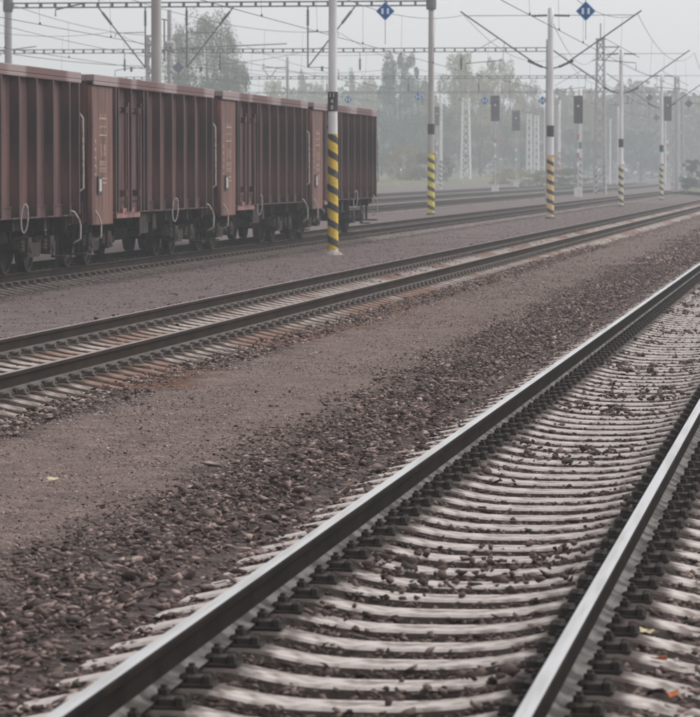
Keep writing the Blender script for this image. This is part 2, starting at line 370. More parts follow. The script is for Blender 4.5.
def track(label, cx, y0, y1, smat, headm, webm, n_ind, shiny, group='parallel railway tracks'):
    t = thing('railway_track', label, 'railway track', (-cx, 0, 0), 0, group)
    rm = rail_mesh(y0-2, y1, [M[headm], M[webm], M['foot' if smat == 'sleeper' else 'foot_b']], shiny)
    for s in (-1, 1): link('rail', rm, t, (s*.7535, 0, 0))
    ys = np.arange(y0, y1, .6)
    for i, y in enumerate(ys[:n_ind]):
        sl = link('sleeper', random.choice(SLE[smat]), t, (0, y, 0))
        for s in (-1, 1):
            link('rail_fastening', FAS if smat == 'sleeper' else FASB, sl, (s*.7535, 0, 0))
    rest = ys[n_ind:]
    if len(rest):
        mb = MB(); mf = MB()
        for y in rest:
            sleeper_mb(mb, y, random.uniform(-.006, .006))
            if y < 200:
                for s in (-1, 1): fasten_mb(mf, s*.7535, y, smat == 'sleeper')
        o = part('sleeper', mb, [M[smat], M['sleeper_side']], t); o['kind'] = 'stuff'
        if mf.v:
            o = part('rail_fastening', mf, M['clip' if smat == 'sleeper' else 'clip_b'], t); o['kind'] = 'stuff'
    return t
nearest = track('nearest track with bright silver rails and pale concrete sleepers', A, 9.3, 330, 'sleeper', 'head', 'web', 100, True)
nearest.rotation_euler.z = .0042; nearest.location.x += .0336
track('rusty brown track running between the nearest track and the wagon track', B, 27.6, 520, 'sleeper_b', 'head_b', 'web_b', 100, True)
track('track under the row of brown wagons', C, 49.5, 330, 'sleeper_c', 'head_b', 'web_b', 100, True)
track('track just behind the wagons and striped poles', D_, 80, 520, 'sleeper_c', 'head_b', 'web_b', 0, True)
track('second track beyond the wagons', E_, 110, 520, 'sleeper_c', 'head_b', 'web_b', 0, True)
track('farthest hazy track along the grass bank', F_, 130, 520, 'sleeper_c', 'head_b', 'web_b', 0, True)
# crossover between B and C far away
def crossover():
    t = thing('railway_crossover', 'hazy crossover track curving between two tracks at the far right', 'railway track', (0, 0, 0), 0, 'parallel railway tracks')
    P = []
    for i in range(41):
        s = i/40; y = 252+s*84; k = s*s*(3-2*s); P.append((-(B+(C-B)*k), y))
    for sgn in (-1, 1):
        mb = MB(); b = 0
        for x, y in P:
            mb.v += [(x+sgn*.7535+px, y, pz+.003) for px, pz in RP]
        n = len(RP)
        for i in range(40):
            for k in range(n): mb.face((i*n+k, i*n+(k+1) % n, (i+1)*n+(k+1) % n, (i+1)*n+k), RMS[k])
        part('rail', mb, [M['head_b'], M['web_b'], M['foot_b']], t)
crossover()
# ------------------------------------------------------------------ loose stones (uncountable)
def stone_variants(n, pts, flat, seed):
    import bmesh
    res = []; r = random.Random(seed)
    for i in range(n):
        bm = bmesh.new()
        for k in range(pts):
            v = Vector((r.gauss(0, 1), r.gauss(0, 1), r.gauss(0, 1))).normalized()
            bm.verts.new((v.x*r.uniform(.8, 1.1), v.y*r.uniform(.6, .9), v.z*flat*r.uniform(.8, 1.1)))
        h = bmesh.ops.convex_hull(bm, input=bm.verts)
        bmesh.ops.delete(bm, geom=list({g for g in h['geom_interior'] if isinstance(g, bmesh.types.BMVert)}), context='VERTS')
        bmesh.ops.triangulate(bm, faces=bm.faces)
        bm.verts.index_update()
        res.append((np.array([v.co[:] for v in bm.verts]), np.array([[v.index for v in f.verts] for f in bm.faces])))
        bm.free()
    return res
SV = stone_variants(24, 7, .34, 3); CV = stone_variants(8, 6, .6, 5); SV2 = stone_variants(14, 10, .62, 8)
def scatter(name, P, size, mtl, label, variants, cat='stones', tilt=.28):
    N = len(P); vs = []; fs = []; off = 0
    pick = RNG.integers(0, len(variants), N)
    for k, (V, Fc) in enumerate(variants):
        sel = np.where(pick == k)[0]
        if not len(sel): continue
        m = len(sel)
        az = RNG.uniform(0, 2*PI, m); tx = RNG.normal(0, tilt, m); ty = RNG.normal(0, tilt, m)
        sc = size[sel][:, None]*np.stack([RNG.uniform(.8, 1.35, m), RNG.uniform(.7, 1.1, m), RNG.uniform(.7, 1.2, m)], 1)
        W = V[None]*sc[:, None, :]
        cx, sx = np.cos(tx)[:, None], np.sin(tx)[:, None]; y = W[..., 1]*cx-W[..., 2]*sx; z = W[..., 1]*sx+W[..., 2]*cx; x = W[..., 0]
        cy, sy = np.cos(ty)[:, None], np.sin(ty)[:, None]; x, z = x*cy+z*sy, -x*sy+z*cy
        ca, sa = np.cos(az)[:, None], np.sin(az)[:, None]; x, y = x*ca-y*sa, x*sa+y*ca
        W = np.stack([x, y, z], -1)+P[sel][:, None, :]
        vs.append(W.reshape(-1, 3)); nv = V.shape[0]
        fs.append((Fc[None]+(np.arange(m)*nv)[:, None, None]+off).reshape(-1, 3)); off += m*nv
    Vv = np.concatenate(vs).astype(np.float32); Ff = np.concatenate(fs).astype(np.int32)
    me = bpy.data.meshes.new(name); me.vertices.add(len(Vv)); me.vertices.foreach_set('co', Vv.ravel())
    me.loops.add(Ff.size); me.loops.foreach_set('vertex_index', Ff.ravel())
    me.polygons.add(len(Ff)); me.polygons.foreach_set('loop_start', np.arange(0, Ff.size, 3, dtype=np.int32))
    me.update(calc_edges=True); me.materials.append(mtl)
    o = link(name, me); tag(o, label, cat, kind='stuff')
    if name in ('track_bed_stones', 'stones_on_sleepers', 'shoulder_stones', 'far_shoulder_stones', 'right_side_stones'): o.rotation_euler.z = .0042; o.location.x = .0336     # follows the nearest track
    return o
def rnd(n, x0, x1, y0, y1, z0, z1): return np.stack([RNG.uniform(x0, x1, n), RNG.uniform(y0, y1, n), RNG.uniform(z0, z1, n)], 1)
def nz(P, s, seed): return np.array([mnoise.noise((p[0]*s, p[1]*s, seed)) for p in P])
# bed between the sleepers of the nearest track
P1 = rnd(78000, -A-1.1, -A+1.1, 9, 80, -.045, -.008); P1[:, 2] += np.interp(np.abs(P1[:, 0]+A), [0, .22, .55, .95, 1.27], [-.058, -.056, -.008, -.01, -.085]); s1 = RNG.uniform(.014, .036, len(P1))*np.where(RNG.uniform(0, 1, len(P1)) < .1, 1.4, 1)
ytrack = (P1[:, 1]-9.3) % .6
keep = (ytrack > .118) & (ytrack < .482); P1, s1 = P1[keep], s1[keep]
# loose stones lying on the sleepers
P2 = rnd(4200, -A-.55, -A+.62, 10, 75, -.06, -.045); g = nz(P2, .8, 3)+.25*nz(P2, 3, 8); keep = g > .17; P2 = P2[keep]; s2 = np.clip(RNG.lognormal(math.log(.025), .35, len(P2)), .012, .048)
P2[:, 2] = -.056 + s2*.3 + np.clip((np.abs(P2[:, 0]+A)-.22)*.18, 0, 1)
scatter('track_bed_stones', P1, s1, M['stone_dark'], 'brown crushed stones filling the gaps between pale sleepers of the nearest track', SV)
scatter('stones_on_sleepers', P2, s2, M['stone_dark'], 'dark loose stones lying on top of the pale sleepers of the nearest track', SV2)
# left shoulder: coarse stones
P = rnd(66000, -5.1, -A-.98, 9, 80, -.085, -.02)
e = -4.35 + .55*nz(P, .5, 1) + .25*nz(P, 2, 2) - .012*(P[:, 1]-14)*.5
pr = np.clip((P[:, 0]-e)/.35, 0, 1); keep = RNG.uniform(0, 1, len(P)) < pr*.92+.02
over = (P[:, 0] > -A-1.4)                    # sleeper ends stay mostly bare
yt = (P[:, 1]-9.3) % .6
keep &= ~(over & ((yt < .125) | (yt > .475)) & (RNG.uniform(0, 1, len(P)) < np.interp(-A-P[:, 0], [1.0, 1.2, 1.34], [.95, .85, .35]))); P = P[keep]
sz = np.clip(RNG.lognormal(math.log(.026), .38, len(P)), .011, .058)
big = RNG.uniform(0, 1, len(P)) < .06; sz[big] *= 1.5; sz *= np.clip(.6+(P[:, 0]+4.5)*.55, .5, 1.05)
P[:, 2] = np.where(P[:, 0] > -A-1.4, np.interp(-A-P[:, 0], [.95, 1.4], [-.045, -.085]), P[:, 2])
scatter('shoulder_stones', P, sz, M['stone'], 'coarse lilac grey ballast stones heaped along the left side of the nearest track', SV)
P = rnd(26000, -4.9, -A-.98, 80, 210, -.085, -.03); e = -4.5+.5*nz(P, .5, 1)-.004*(P[:, 1]-80)
keep = (RNG.uniform(0, 1, len(P)) < np.clip((P[:, 0]-e)/.5, 0, 1)); P = P[keep]
scatter('far_shoulder_stones', P, RNG.uniform(.03, .06, len(P)), M['stone'], 'ballast stones along the far stretch of the nearest track', CV)
P = rnd(9000, -7.0, -3.6, 60, 230, -.08, -.06); scatter('far_walkway_stones', P, RNG.uniform(.012, .04, len(P)), M['stone'], 'small stones strewn over the far walkway between the two front tracks', CV)
# right side of nearest track
P = rnd(14000, -A+.98, .6, 9, 60, -.10, -.045); ov = P[:, 0] < -A+1.3; yt = (P[:, 1]-9.3) % .6; P = P[~(ov & ((yt < .14) | (yt > .46)) & (RNG.uniform(0, 1, len(P)) < np.interp(P[:, 0]+A, [1.0, 1.15, 1.3], [.85, .45, .1])))]; P[:, 2] = np.where(P[:, 0] < -A+1.3, np.interp(P[:, 0]+A, [.95, 1.3], [-.035, -.075]), P[:, 2])
scatter('right_side_stones', P, RNG.uniform(.018, .048, len(P)), M['stone'], 'grey brown ballast stones right of the nearest track at the bottom corner', SV)
# fine chips on the cinder path
P = rnd(46000, -6.6, -3.4, 14, 80, -.08, -.062); scatter('path_gravel', P, RNG.uniform(.006, .017, len(P)), M['chip'], 'fine brown gravel on the walkway between two tracks', CV, 'gravel')
P = rnd(420, -6.9, -3.8, 14, 90, -.075, -.06); scatter('scattered_path_stones', P, RNG.uniform(.015, .034, len(P)), M['stone_dark'], 'single dark stones lying scattered over the gravel walkway', SV)
# track B bed and shoulders
P = rnd(42000, -B-1.75, -B+1.85, 26, 190, -.06, -.03); P[:, 2] += np.interp(np.abs(P[:, 0]+B), [0, .22, .55, .95, 1.27, 1.35, 1.75], [-.072, -.072, -.012, -.012, -.09, -.05, -.04])
y_ = (P[:, 1]-27.6) % .6; ins = np.abs(P[:, 0]+B) < 1.27; P = P[~(ins & ((y_ < .1) | (y_ > .5)))]
scatter('middle_track_stones', P, RNG.uniform(.02, .05, len(P)), M['stone_b'], 'rust tinted stones in and beside the brown middle track', SV)
P = np.concatenate([rnd(6000, -B+1.2, -B+1.75, 26, 100, -.075, -.03), rnd(5000, -B-1.95, -B-1.3, 30, 110, -.075, -.03)]); P = P[nz(P, 1.2, 6) > -.25]
scatter('middle_track_shoulder_stones', P, np.clip(RNG.lognormal(math.log(.030), .35, len(P)), .012, .06), M['stone'], 'loose broken stones along the outer ends of the middle track sleepers', SV)
P = rnd(1500, -B-.6, -B+.6, 30, 120, -.06, -.05); P = P[nz(P, .4, 5) > .05]; P[:, 2] = -.06+np.clip((np.abs(P[:, 0]+B)-.22)*.18, 0, 1)
scatter('stones_on_middle_sleepers', P, RNG.uniform(.02, .045, len(P)), M['stone_dark'], 'dark stones lying on the sleepers of the brown middle track', SV)
# strip between B and C
P = rnd(48000, -13.75, -9.4, 38, 230, -.085, -.060); pr = .55+.45*np.clip((-12.6-P[:, 0])/.8, 0, 1); P = P[RNG.uniform(0, 1, len(P)) < pr]
scatter('wagon_side_gravel', P, RNG.uniform(.010, .030, len(P)), M['stone'], 'lilac gravel along the foot of the wagon track', SV, 'gravel')
# ------------------------------------------------------------------ wagons
# wagon frame: origin on the ground under the near end of the body, y along the track, x across
WT, WB, HW = 3.63, 1.17, 1.39
def build_wagon():
    t = thing('freight_wagon', '', 'freight wagon', (0, 0, 0), 0, 'brown open freight wagons')
    L = 12.8
    mb = MB()      # open box: four walls and floor
    mb.box(HW-.02, HW, 0.02, L-.02, WB, WT-.1); mb.box(-HW, -HW+.02, 0.02, L-.02, WB, WT-.1)
    mb.box(-HW, HW, 0, .02, 1.0, WT-.1); mb.box(-HW, HW, L-.02, L, 1.0, WT-.1)
    mb.box(-HW+.02, HW-.02, .02, L-.02, WB, WB+.06)
    for x in (-.9, -.3, .3, .9):
        mb.box(x-.05, x+.05, -.06, 0, 1.1, WT-.1); mb.box(x-.05, x+.05, L, L+.06, 1.1, WT-.1)
    body = part('body', mb, M['wag'], t)
    mb = MB()
    for s in (-1, 1):
        a, b_ = sorted((s*(HW-.03), s*(HW+.15))); mb.box(a, b_, -.06, L+.06, WT-.1, WT+.02); mb.box(*sorted((s*(HW+.11), s*(HW+.15))), -.06, L+.06, WT-.17, WT-.1)
    mb.box(-HW+.03, HW-.03, -.08, .06, WT-.1, WT+.02); mb.box(-HW+.03, HW-.03, L-.06, L+.08, WT-.1, WT+.02)
    stdbevel(part('top_rim', mb, M['wag_rim'], t), .012)
    mb = MB()
    for s in (-1, 1):
        mb.box(*sorted((s*(HW-.02), s*(HW+.02))), 1.9, L, WB-.03, WB+.16); mb.box(*sorted((s*HW, s*(HW+.035))), 1.9, L, WB+.16, WB+.185)
    part('side_sill', mb, M['wag_rib'], t)
    # side ribs: trapezoid pressed posts
    rm = MB()
    x0, x1 = HW, HW+.15
    poly = [(x0, -.075), (x1, -.045), (x1, .045), (x0, .075)]
    b = 0
    for z in (WB+.0, WT-.17):
        rm.v += [(x, y, z) for x, y in poly]
    for k in range(4): rm.face((k, (k+1) % 4, 4+(k+1) % 4, 4+k))
    rm.face((3, 2, 1, 0)); rm.face((4, 5, 6, 7))
    # sloped foot
    rme = rm.mesh('side_rib', M['wag_rib'])
    RY = [5.15, 6.50, 7.83, 9.17, 10.5, 11.85]
    for y in RY:
        for s in (0, 1):
            o = link('side_rib', rme, t, (0, y, 0), PI*s)
    # gussets at rib tops and feet belong to rim: small foot blocks
    # end posts at far corner and beside number panel
    for y in (1.98, 12.66):
        for s in (0, 1): link('corner_post', rme, t, (0, y, 0), PI*s)
    # number panel (smooth plate proud of the wall)
    for s in (-1, 1):
        mb = MB(); mb.box(*sorted((s*HW, s*(HW+.10))), 0, 1.9, WB-.22, WT-.17)
        pn = stdbevel(part('number_panel', mb, M['wag_panel'], t), .015)
        if s == 1:
            X = HW+.1015
            def mark(name, *boxes):
                mk = MB()
                for y0, y1, z0, z1 in boxes: mk.box(X-.001, X+.002, y0, y1, z0, z1)
                part(name, mk, M['lettering'], pn)
            # framed grid symbol, worn strokes and digit rows
            mark('framed_symbol', (.62, 1.305, 2.86, 2.885), (.62, 1.305, 2.72, 2.735), (.62, 1.305, 2.56, 2.585), *[(y, y+.025, 2.585, 2.86) for y in (.62, .84, 1.06, 1.28)], *[(y, y+.05, 2.885, 2.96) for y in (.72, .9, 1.12)])
            mark('painted_stroke', (.78, .83, 2.28, 2.42), (.83, .87, 2.18, 2.30)); mark('painted_stroke', (1.04, 1.08, 2.2, 2.4)); mark('painted_stroke', (1.13, 1.17, 2.2, 2.4))
            for z in (2.02, 1.9):
                for y in (.66, .82, .98, 1.16): mark('digit', (y, y+.03, z, z+.09), (y+.03, y+.10, z+.07, z+.09), (y+.07, y+.10, z, z+.07))
            for z in (1.78, 1.70): mark('painted_line', (.84, 1.3, z, z+.022))
            for z in np.arange(1.85, 2.6, .15): mark('small_mark', (.2, .32, z, z+.035), (.28, .32, z-.04, z))
    # label holder with card
    mb = MB(); X = HW+.10
    mb.box(X, X+.03, .38, .74, 1.51, 1.83); lh = part('label_holder', mb, M['plate'], t)
    mb = MB(); mb.box(X+.03, X+.036, .46, .66, 1.56, 1.78); part('label_card', mb, M['card'], lh)
    # doors: two leaves between posts
    for y0, y1 in ((2.42, 3.52), (3.68, 4.78)):
        for s in (-1, 1):
            mb = MB(); fx = lambda a, b_: sorted((s*a, s*b_))
            mb.box(*fx(HW, HW+.03), y0, y1, WB-.02, WT-.45)
            d = part('side_door', mb, M['wag'], t)
            mb = MB(); mb.box(*fx(HW+.03, HW+.10), y0+.02, y0+.13, WB, WT-.42); mb.box(*fx(HW+.03, HW+.10), y1-.13, y1-.02, WB, WT-.42)
            mb.box(*fx(HW+.03, HW+.07), y0+.13, y1-.13, WT-.60, WT-.54); mb.box(*fx(HW+.03, HW+.07), y0+.13, y1-.13, WB+.2, WB+.27)
            part('door_frame', mb, M['wag_rib'], d)
            mb = MB(); mb.tube([(s*(HW+.13), (y0+y1)/2, WB+.1), (s*(HW+.13), (y0+y1)/2, WT-.5)], .022, 8)
            mb.box(*fx(HW+.03, HW+.16), (y0+y1)/2-.05, (y0+y1)/2+.05, WT-.62, WT-.52); mb.box(*fx(HW+.03, HW+.16), (y0+y1)/2-.05, (y0+y1)/2+.05, WB+.28, WB+.4)
            part('locking_bar', mb, M['wag_rib'], d)
    for y in (2.33, 3.6, 4.86):
        for s in (0, 1):
            mb = MB(); mb.box(HW, HW+.13, -.04, .04, WB, WT-.17)
            o = part('door_post', mb, M['wag_rib'], t, (0, y, 0)); o.rotation_euler = (0, 0, PI*s)
    mb = MB(); mb.box(HW+.01, HW+.065, 2.42, 4.80, WB-.12, WB-.03); mb.box(HW+.03, HW+.075, 3.0, 4.1, WB-.03, WB+.06)
    part('door_sill', mb, M['chipped'], t)
    # handrail at the far corner, sits on the end wall side
    mb = MB(); X = HW+.10
    mb.tube([(X-.18, L+.03, 2.98), (X+.02, L+.05, 2.93), (X+.07, L+.06, 2.85), (X+.075, L+.06, 1.62), (X+.02, L+.04, 1.58)], .02, 8)
    part('handrail', mb, M['white_worn'], t)
    # bent grab irons at both ends
    for y in (.25, 12.45):
        mb = MB(); X = HW+.03
        mb.tube([(X-.02, y, 1.24), (X+.06, y+.04, 1.21), (X+.13, y+.1, 1.08), (X+.155, y+.12, .97), (X+.15, y+.12, .74)], .018, 8)
        mb.tube([(X+.15, y+.12, .74), (X+.02, y+.12, .66)], .015, 6)
        part('shunter_grip', mb, M['white_worn'], t)
        mb = MB(); mb.box(HW-.28, HW-.02, y-.2, y+.2, .42, .455); mb.box(HW-.27, HW-.24, y-.19, y-.16, .455, 1.1); mb.box(HW-.27, HW-.24, y+.16, y+.19, .455, 1.1)
        part('footstep', mb, M['under'], t)
    # rope ring
    mb = MB(); X = HW+.11; pts = []
    for k in range(25):
        a = 2*PI*k/24; pts.append((X+.05*math.sin(a)+.015*math.cos(a), .03*math.sin(a), 1.15+.235*math.cos(a)))
    mb.tube(pts, .014, 6, caps=False); part('rope_ring', mb, M['white_worn'], t, (0, 8.35, 0))
    # underframe
    mb = MB()
    for s in (-1, 1): mb.box(*sorted((s*.92, s*1.02)), .1, L-.1, .92, WB-.002)
    mb.box(-.25, -.15, .1, L-.1, .85, WB-.002); mb.box(.15, .25, .1, L-.1, .85, WB-.002)
    for y in (.12, 2.0, 4.4, 6.4, 8.4, 10.9, L-.12): mb.box(-1.3, 1.3, y-.07, y+.07, .93, WB-.004)
    mb.box(-.5, .45, 5.4, 7.3, .55, .93); mb.tube([(.75, 5.0, .75), (.75, 6.3, .75)], .17, 12)
    mb.tube([(-.9, 4.0, .6), (1.1, 4.0, .6)], .03, 6); mb.bar((.95, 4.5, .95), (.95, 5.6, .62), .05); mb.bar((.95, 8.4, .95), (.95, 7.2, .62), .05)
    part('underframe', mb, M['under'], t)
    for q in ((5.6, 6.5, .72), (7.0, 7.35, .8)):
        mb = MB(); mb.box(HW-.13, HW-.1, q[0], q[1], q[2], 1.1); part('brake_gear_plate', mb, M['bogie'], t)
    # buffers and coupling
    for ye, sg in ((0, -1), (L, 1)):
        mb = MB(); mb.box(-1.32, 1.32, *sorted((ye, ye+sg*.10)), .98, 1.38); part('headstock', mb, M['wag'], t)
        for s in (-1, 1):
            mb = MB(); pr = [(.13, 0), (.13, .2), (.095, .21), (.095, .48), (.07, .49), (.07, .56), (.235, .57), (.235, .6)]
            b0 = len(mb.v); n = 18
            for r, h in pr:
                for k in range(n): a = 2*PI*k/n; mb.v.append((s*.875+r*math.cos(a), ye+sg*(.10+h*.86), 1.14+r*math.sin(a)))
            for i in range(len(pr)-1):
                for k in range(n): mb.face((i*n+k, i*n+(k+1) % n, (i+1)*n+(k+1) % n, (i+1)*n+k))
            mb.face([(len(pr)-1)*n+k for k in range(n)]); mb.face(list(range(n)))
            part('buffer', mb, M['under'], t)
        mb = MB(); mb.box(-.05, .05, *sorted((ye+sg*.1, ye+sg*.5)), 1.06, 1.14); mb.tube([(0, ye+sg*.45, 1.06), (0, ye+sg*.55, .7), (.03, ye+sg*.45, .5)], .03, 6); part('coupling', mb, M['under'], t)
    # bogies
    wm = MB()
    for s in (-1, 1):
        wm.lathe([(.10, -.06), (.14, -.055), (.2, -.02), (.40, -.02), (.41, -.068), (.46, -.068), (.462, .058), (.485, .065), (.485, .08), (.40, .06), (.38, .02), (.2, .02), (.13, .06), (.10, .065)], 32, 0, 'x', (s*(-.74) if False else s*.75, 0, 0)) if s == -1 else \
        wm.lathe([(.10, -.065), (.13, -.06), (.2, -.02), (.38, -.02), (.40, -.06), (.485, -.08), (.485, -.065), (.462, -.058), (.46, .068), (.41, .068), (.40, .02), (.2, .02), (.14, .055), (.10, .06)], 32, 0, 'x', (.75, 0, 0))
    wm.tube([(-1.05, 0, 0), (1.05, 0, 0)], .085, 14)
    wme = wm.mesh('wheelset', M['wheel'])
    for yc in (1.95, 10.85):
        mb = MB()
        for s in (-1, 1):
            pts = [(-1.25, .62), (-1.2, .78), (-.72, .82), (-.5, .70), (.5, .70), (.72, .82), (1.2, .78), (1.25, .62), (.72, .60), (.48, .46), (-.48, .46), (-.72, .60)]
            b0 = len(mb.v); n = len(pts)
            mb.v += [(s*.98, yc+y, z) for y, z in pts]+[(s*1.10, yc+y, z) for y, z in pts]
            for k in range(n): mb.face((b0+k, b0+(k+1) % n, b0+n+(k+1) % n, b0+n+k))
            mb.face([b0+k for k in range(n)][::-1]); mb.face([b0+n+k for k in range(n)])
        mb.box(-1.0, 1.0, yc-.16, yc+.16, .52, .74); mb.box(-1.05, 1.05, yc-1.26, yc-1.18, .6, .7); mb.box(-1.05, 1.05, yc+1.18, yc+1.26, .6, .7)
        mb.lathe([(.2, .74), (.2, .93)], 16, 0, 'z', (0, yc, 0))
        for s in (-1, 1): mb.box(*sorted((s*.75, s*.95)), yc-.14, yc+.14, .74, .90)
        bo = part('bogie', mb, M['bogie'], t)
        for dy in (-.9, .9): link('wheelset', wme, bo, (0, yc+dy, .18+.46))
        for dy in (-.9, .9):
            for s in (-1, 1):
                mb = MB(); mb.lathe([(.14, -.11), (.15, -.09), (.15, .08), (.11, .11), (.09, .13)], 16, 0, 'x', (0, 0, 0)); mb.box(-.1, .1, -.24, .24, -.13, -.07); mb.box(-.09, .09, -.15, .15, 0, .17)
                o = part('axle_box', mb, M['bogie'], bo, (s*1.15, yc+dy, .64)); o.rotation_euler = (0, 0, 0 if s == 1 else PI)
                for q in (-.2, .2):
                    mb = MB(); mb.lathe([(.065, -.07), (.075, -.04), (.065, -.01), (.075, .02), (.065, .05), (.075, .08), (.065, .11), (.075, .14)], 12, 0, 'z', (0, 0, 0)); part('spring', mb, M['wheel'], bo, (s*1.12, yc+dy+q, .64))
    return t
w0 = build_wagon()
wl = ['nearest brown open wagon cut off by the left edge of the picture', 'second brown open wagon, behind the nearest one, with white card on its panel',
      'third brown open wagon with pinkish chipped sill under its doors', 'last brown open wagon half hidden by the yellow and black striped pole']
WY = (52.75, 66.8, 80.87, 94.87)
wag = [w0]; w0['label'] = wl[0]; w0.location = (-C, WY[0], -.0)
for i in (1, 2, 3): wag.append(dup(w0, (-C, WY[i], 0), None, wl[i]))
for c in kids(wag[2]):
    if c.name.startswith('rope_ring'): c.location.y = 5.3
# ladder and screen on the far end of the last wagon
mb = MB(); mb.box(HW-.35, HW-.02, 12.86, 13.06, 1.75, 2.75)
for z in (1.35, 1.6, 2.9, 3.15): mb.bar((HW-.36, 12.9, z), (HW-.02, 12.9, z), .03)
mb.bar((HW-.36, 12.9, 1.2), (HW-.36, 12.9, 3.3), .04); mb.bar((HW-.02, 12.9, 1.2), (HW-.02, 12.9, 3.3), .04)
part('end_ladder', mb, M['wag'], wag[3])
mb = MB(); mb.box(HW-.45, HW+.1, 12.95, 13.35, .50, .54); mb.bar((HW-.2, 13.1, .54), (HW-.2, 13.1, 1.1), .05); mb.bar((HW-.4, 12.9, 1.15), (HW+.05, 13.3, 1.2), .05)
part('end_footboard', mb, M['under'], wag[3])
# ------------------------------------------------------------------ masts
def text_mesh(s, size, m):
    cu = bpy.data.curves.new('digits', 'FONT'); cu.body = s; cu.size = size; cu.align_x = 'CENTER'; cu.align_y = 'CENTER'
    o = bpy.data.objects.new('tmp', cu); COL.objects.link(o)
    dg = bpy.context.evaluated_depsgraph_get(); me = bpy.data.meshes.new_from_object(o.evaluated_get(dg))
    bpy.data.objects.remove(o); me.materials.clear(); me.materials.append(m); return me
def insulator(mb, a, b_, r=.055, n=5):
    a, b_ = Vector(a), Vector(b_); pts = []; rs = []
    for i in range(n*4+1):
        f = i/(n*4); pts.append(a.lerp(b_, f)); rs.append(r if i % 4 in (1, 2) else r*.5)
    mb.tube(pts, rs, 8)
def plate(pole, zc, h, r, digits, size):
    mb = MB(); n = 24; rr = r+.012
    for z in (zc-h/2, zc+h/2):
        for k in range(n+1): a = math.radians(-185+190*k/n); mb.v.append((rr*math.cos(a), rr*math.sin(a), z))
    for k in range(n): mb.face((k, k+1, n+2+k, n+1+k))
    pl = part('number_plate', mb, M['plate'], pole)
    s = pl.modifiers.new('thick', 'SOLIDIFY'); s.thickness = .006
    if digits:
        for row, txt in enumerate(digits):
            me = text_mesh(txt, size, M['digit']); zc_ = zc + h*(.32-.32*row)
            for v in me.vertices:
                a = -PI/2 + (v.co.x)/rr - math.radians(2); y = v.co.y
                v.co = ((rr+.008)*math.cos(a), (rr+.008)*math.sin(a), zc_+y)
            link('digit', me, pl)
def conical_pole(t, h, r0, r1, bodym, hz=None, hz0=.1, hz1=2.7, plz=None, plh=.45, digits=None, foot=True, name='pole', dsize=.15, bandbase=0):
    """shaft + painted base band + plate, all as parts of t"""
    rad = lambda z: r0+(r1-r0)*z/h
    mb = MB(); mb.lathe([(r0, -.3)]+[(rad(z), z) for z in np.linspace(0, h, 9)]+[(r1*.4, h+.03)], 24)
    sh = part(name, mb, bodym, t, smooth=False); sh.data.polygons.foreach_set('use_smooth', [True]*len(sh.data.polygons))
    host = sh
    if hz:
        mb = MB(); n = 48; zs = np.linspace(hz0, hz1, 30)
        for z in zs:
            for k in range(n): a = 2*PI*k/n; mb.v.append(((rad(z)+.004)*math.cos(a), (rad(z)+.004)*math.sin(a), z))
        for i in range(len(zs)-1):
            for k in range(n): mb.face((i*n+k, i*n+(k+1) % n, (i+1)*n+(k+1) % n, (i+1)*n+k))
        part('hazard_band', mb, hz, t, smooth=True)
    if foot:
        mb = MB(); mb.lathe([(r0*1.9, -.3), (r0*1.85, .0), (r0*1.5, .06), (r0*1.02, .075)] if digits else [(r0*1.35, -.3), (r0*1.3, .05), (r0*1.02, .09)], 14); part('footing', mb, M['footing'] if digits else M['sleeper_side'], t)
    if plz: plate(sh, plz, plh, rad(plz), digits, dsize)
    return sh
def v_cantilever(t, h, zt, za, ztip, reach):
    """two arms in a V with a top tie, wires hang from the tips"""
    for s in (-1, 1):
        mb = MB(); tip = (s*reach*1.04, 0, ztip+.08)
        mb.tube([(s*.12, 0, za+.02), (s*.5, 0, za+.12), (s*1.0, 0, za+.12+(ztip-za-.12)*.16), tip], .030, 8)
        arm = part('cantilever_arm', mb, M['tube'], t)
        mb = MB(); insulator(mb, (s*.35, 0, za+.08), (s*.95, 0, za+.34), .065, 6); part('insulator', mb, M['insul'], arm)
        mb = MB(); mb.tube([(s*.12, 0, zt), (s*(reach*.97), 0, ztip-.10)], .014, 6); tie = part('top_tie', mb, M['wire'], t)
        mb = MB(); insulator(mb, (s*.16, 0, zt), (s*.80, 0, zt-.02), .055, 6); part('insulator', mb, M['insul'], tie)
        mb = MB(); x = s*reach*.52; mb.tube([(s*reach*.60, 0, za+(ztip-za)*.56), (s*(reach*1.02), 0, za+.45)], .012, 6)
        mb.tube([(s*reach*.55, 0, 6.55), (s*reach*.98, 0, 6.42), (s*reach*.98, 0, 6.12)], .018, 6); mb.tube([(s*reach*.55, 0, 6.55), (s*reach*.53, 0, za+(ztip-za)*.5)], .01, 6)
        part('registration_arm', mb, M['tube'], t)
spec = [  # x, y, height, r0, r1, body, hazard, hz1, plate z, plate h, digits, label
 (-12.2, 89.7, 8.7, .128, .085, 'pole_white', 'hz_yellow', 2.80, 3.57, .46, ('11', '4', '8'), 'thick white catenary pole with bright yellow and black stripes in front of the last wagon'),
 (-12.3, 157.2, 8.62, .155, .115, 'pole_white', 'hz_pale', 2.55, 3.55, .46, None, 'pale pole with faded orange and black stripes under the wide V shaped arms'),
 (-12.5, 209.5, 8.55, .145, .10, 'pole_white', 'hz_white', 2.25, 3.42, .46, None, 'pale pole with cream and black stripes standing second from the right of the near row'),
 (-12.7, 258.9, 8.40, .145, .10, 'pole_white', 'hz_white', 2.35, 3.40, .46, None, 'slim far pole with cream and black stripes beside the crossover at the right')]
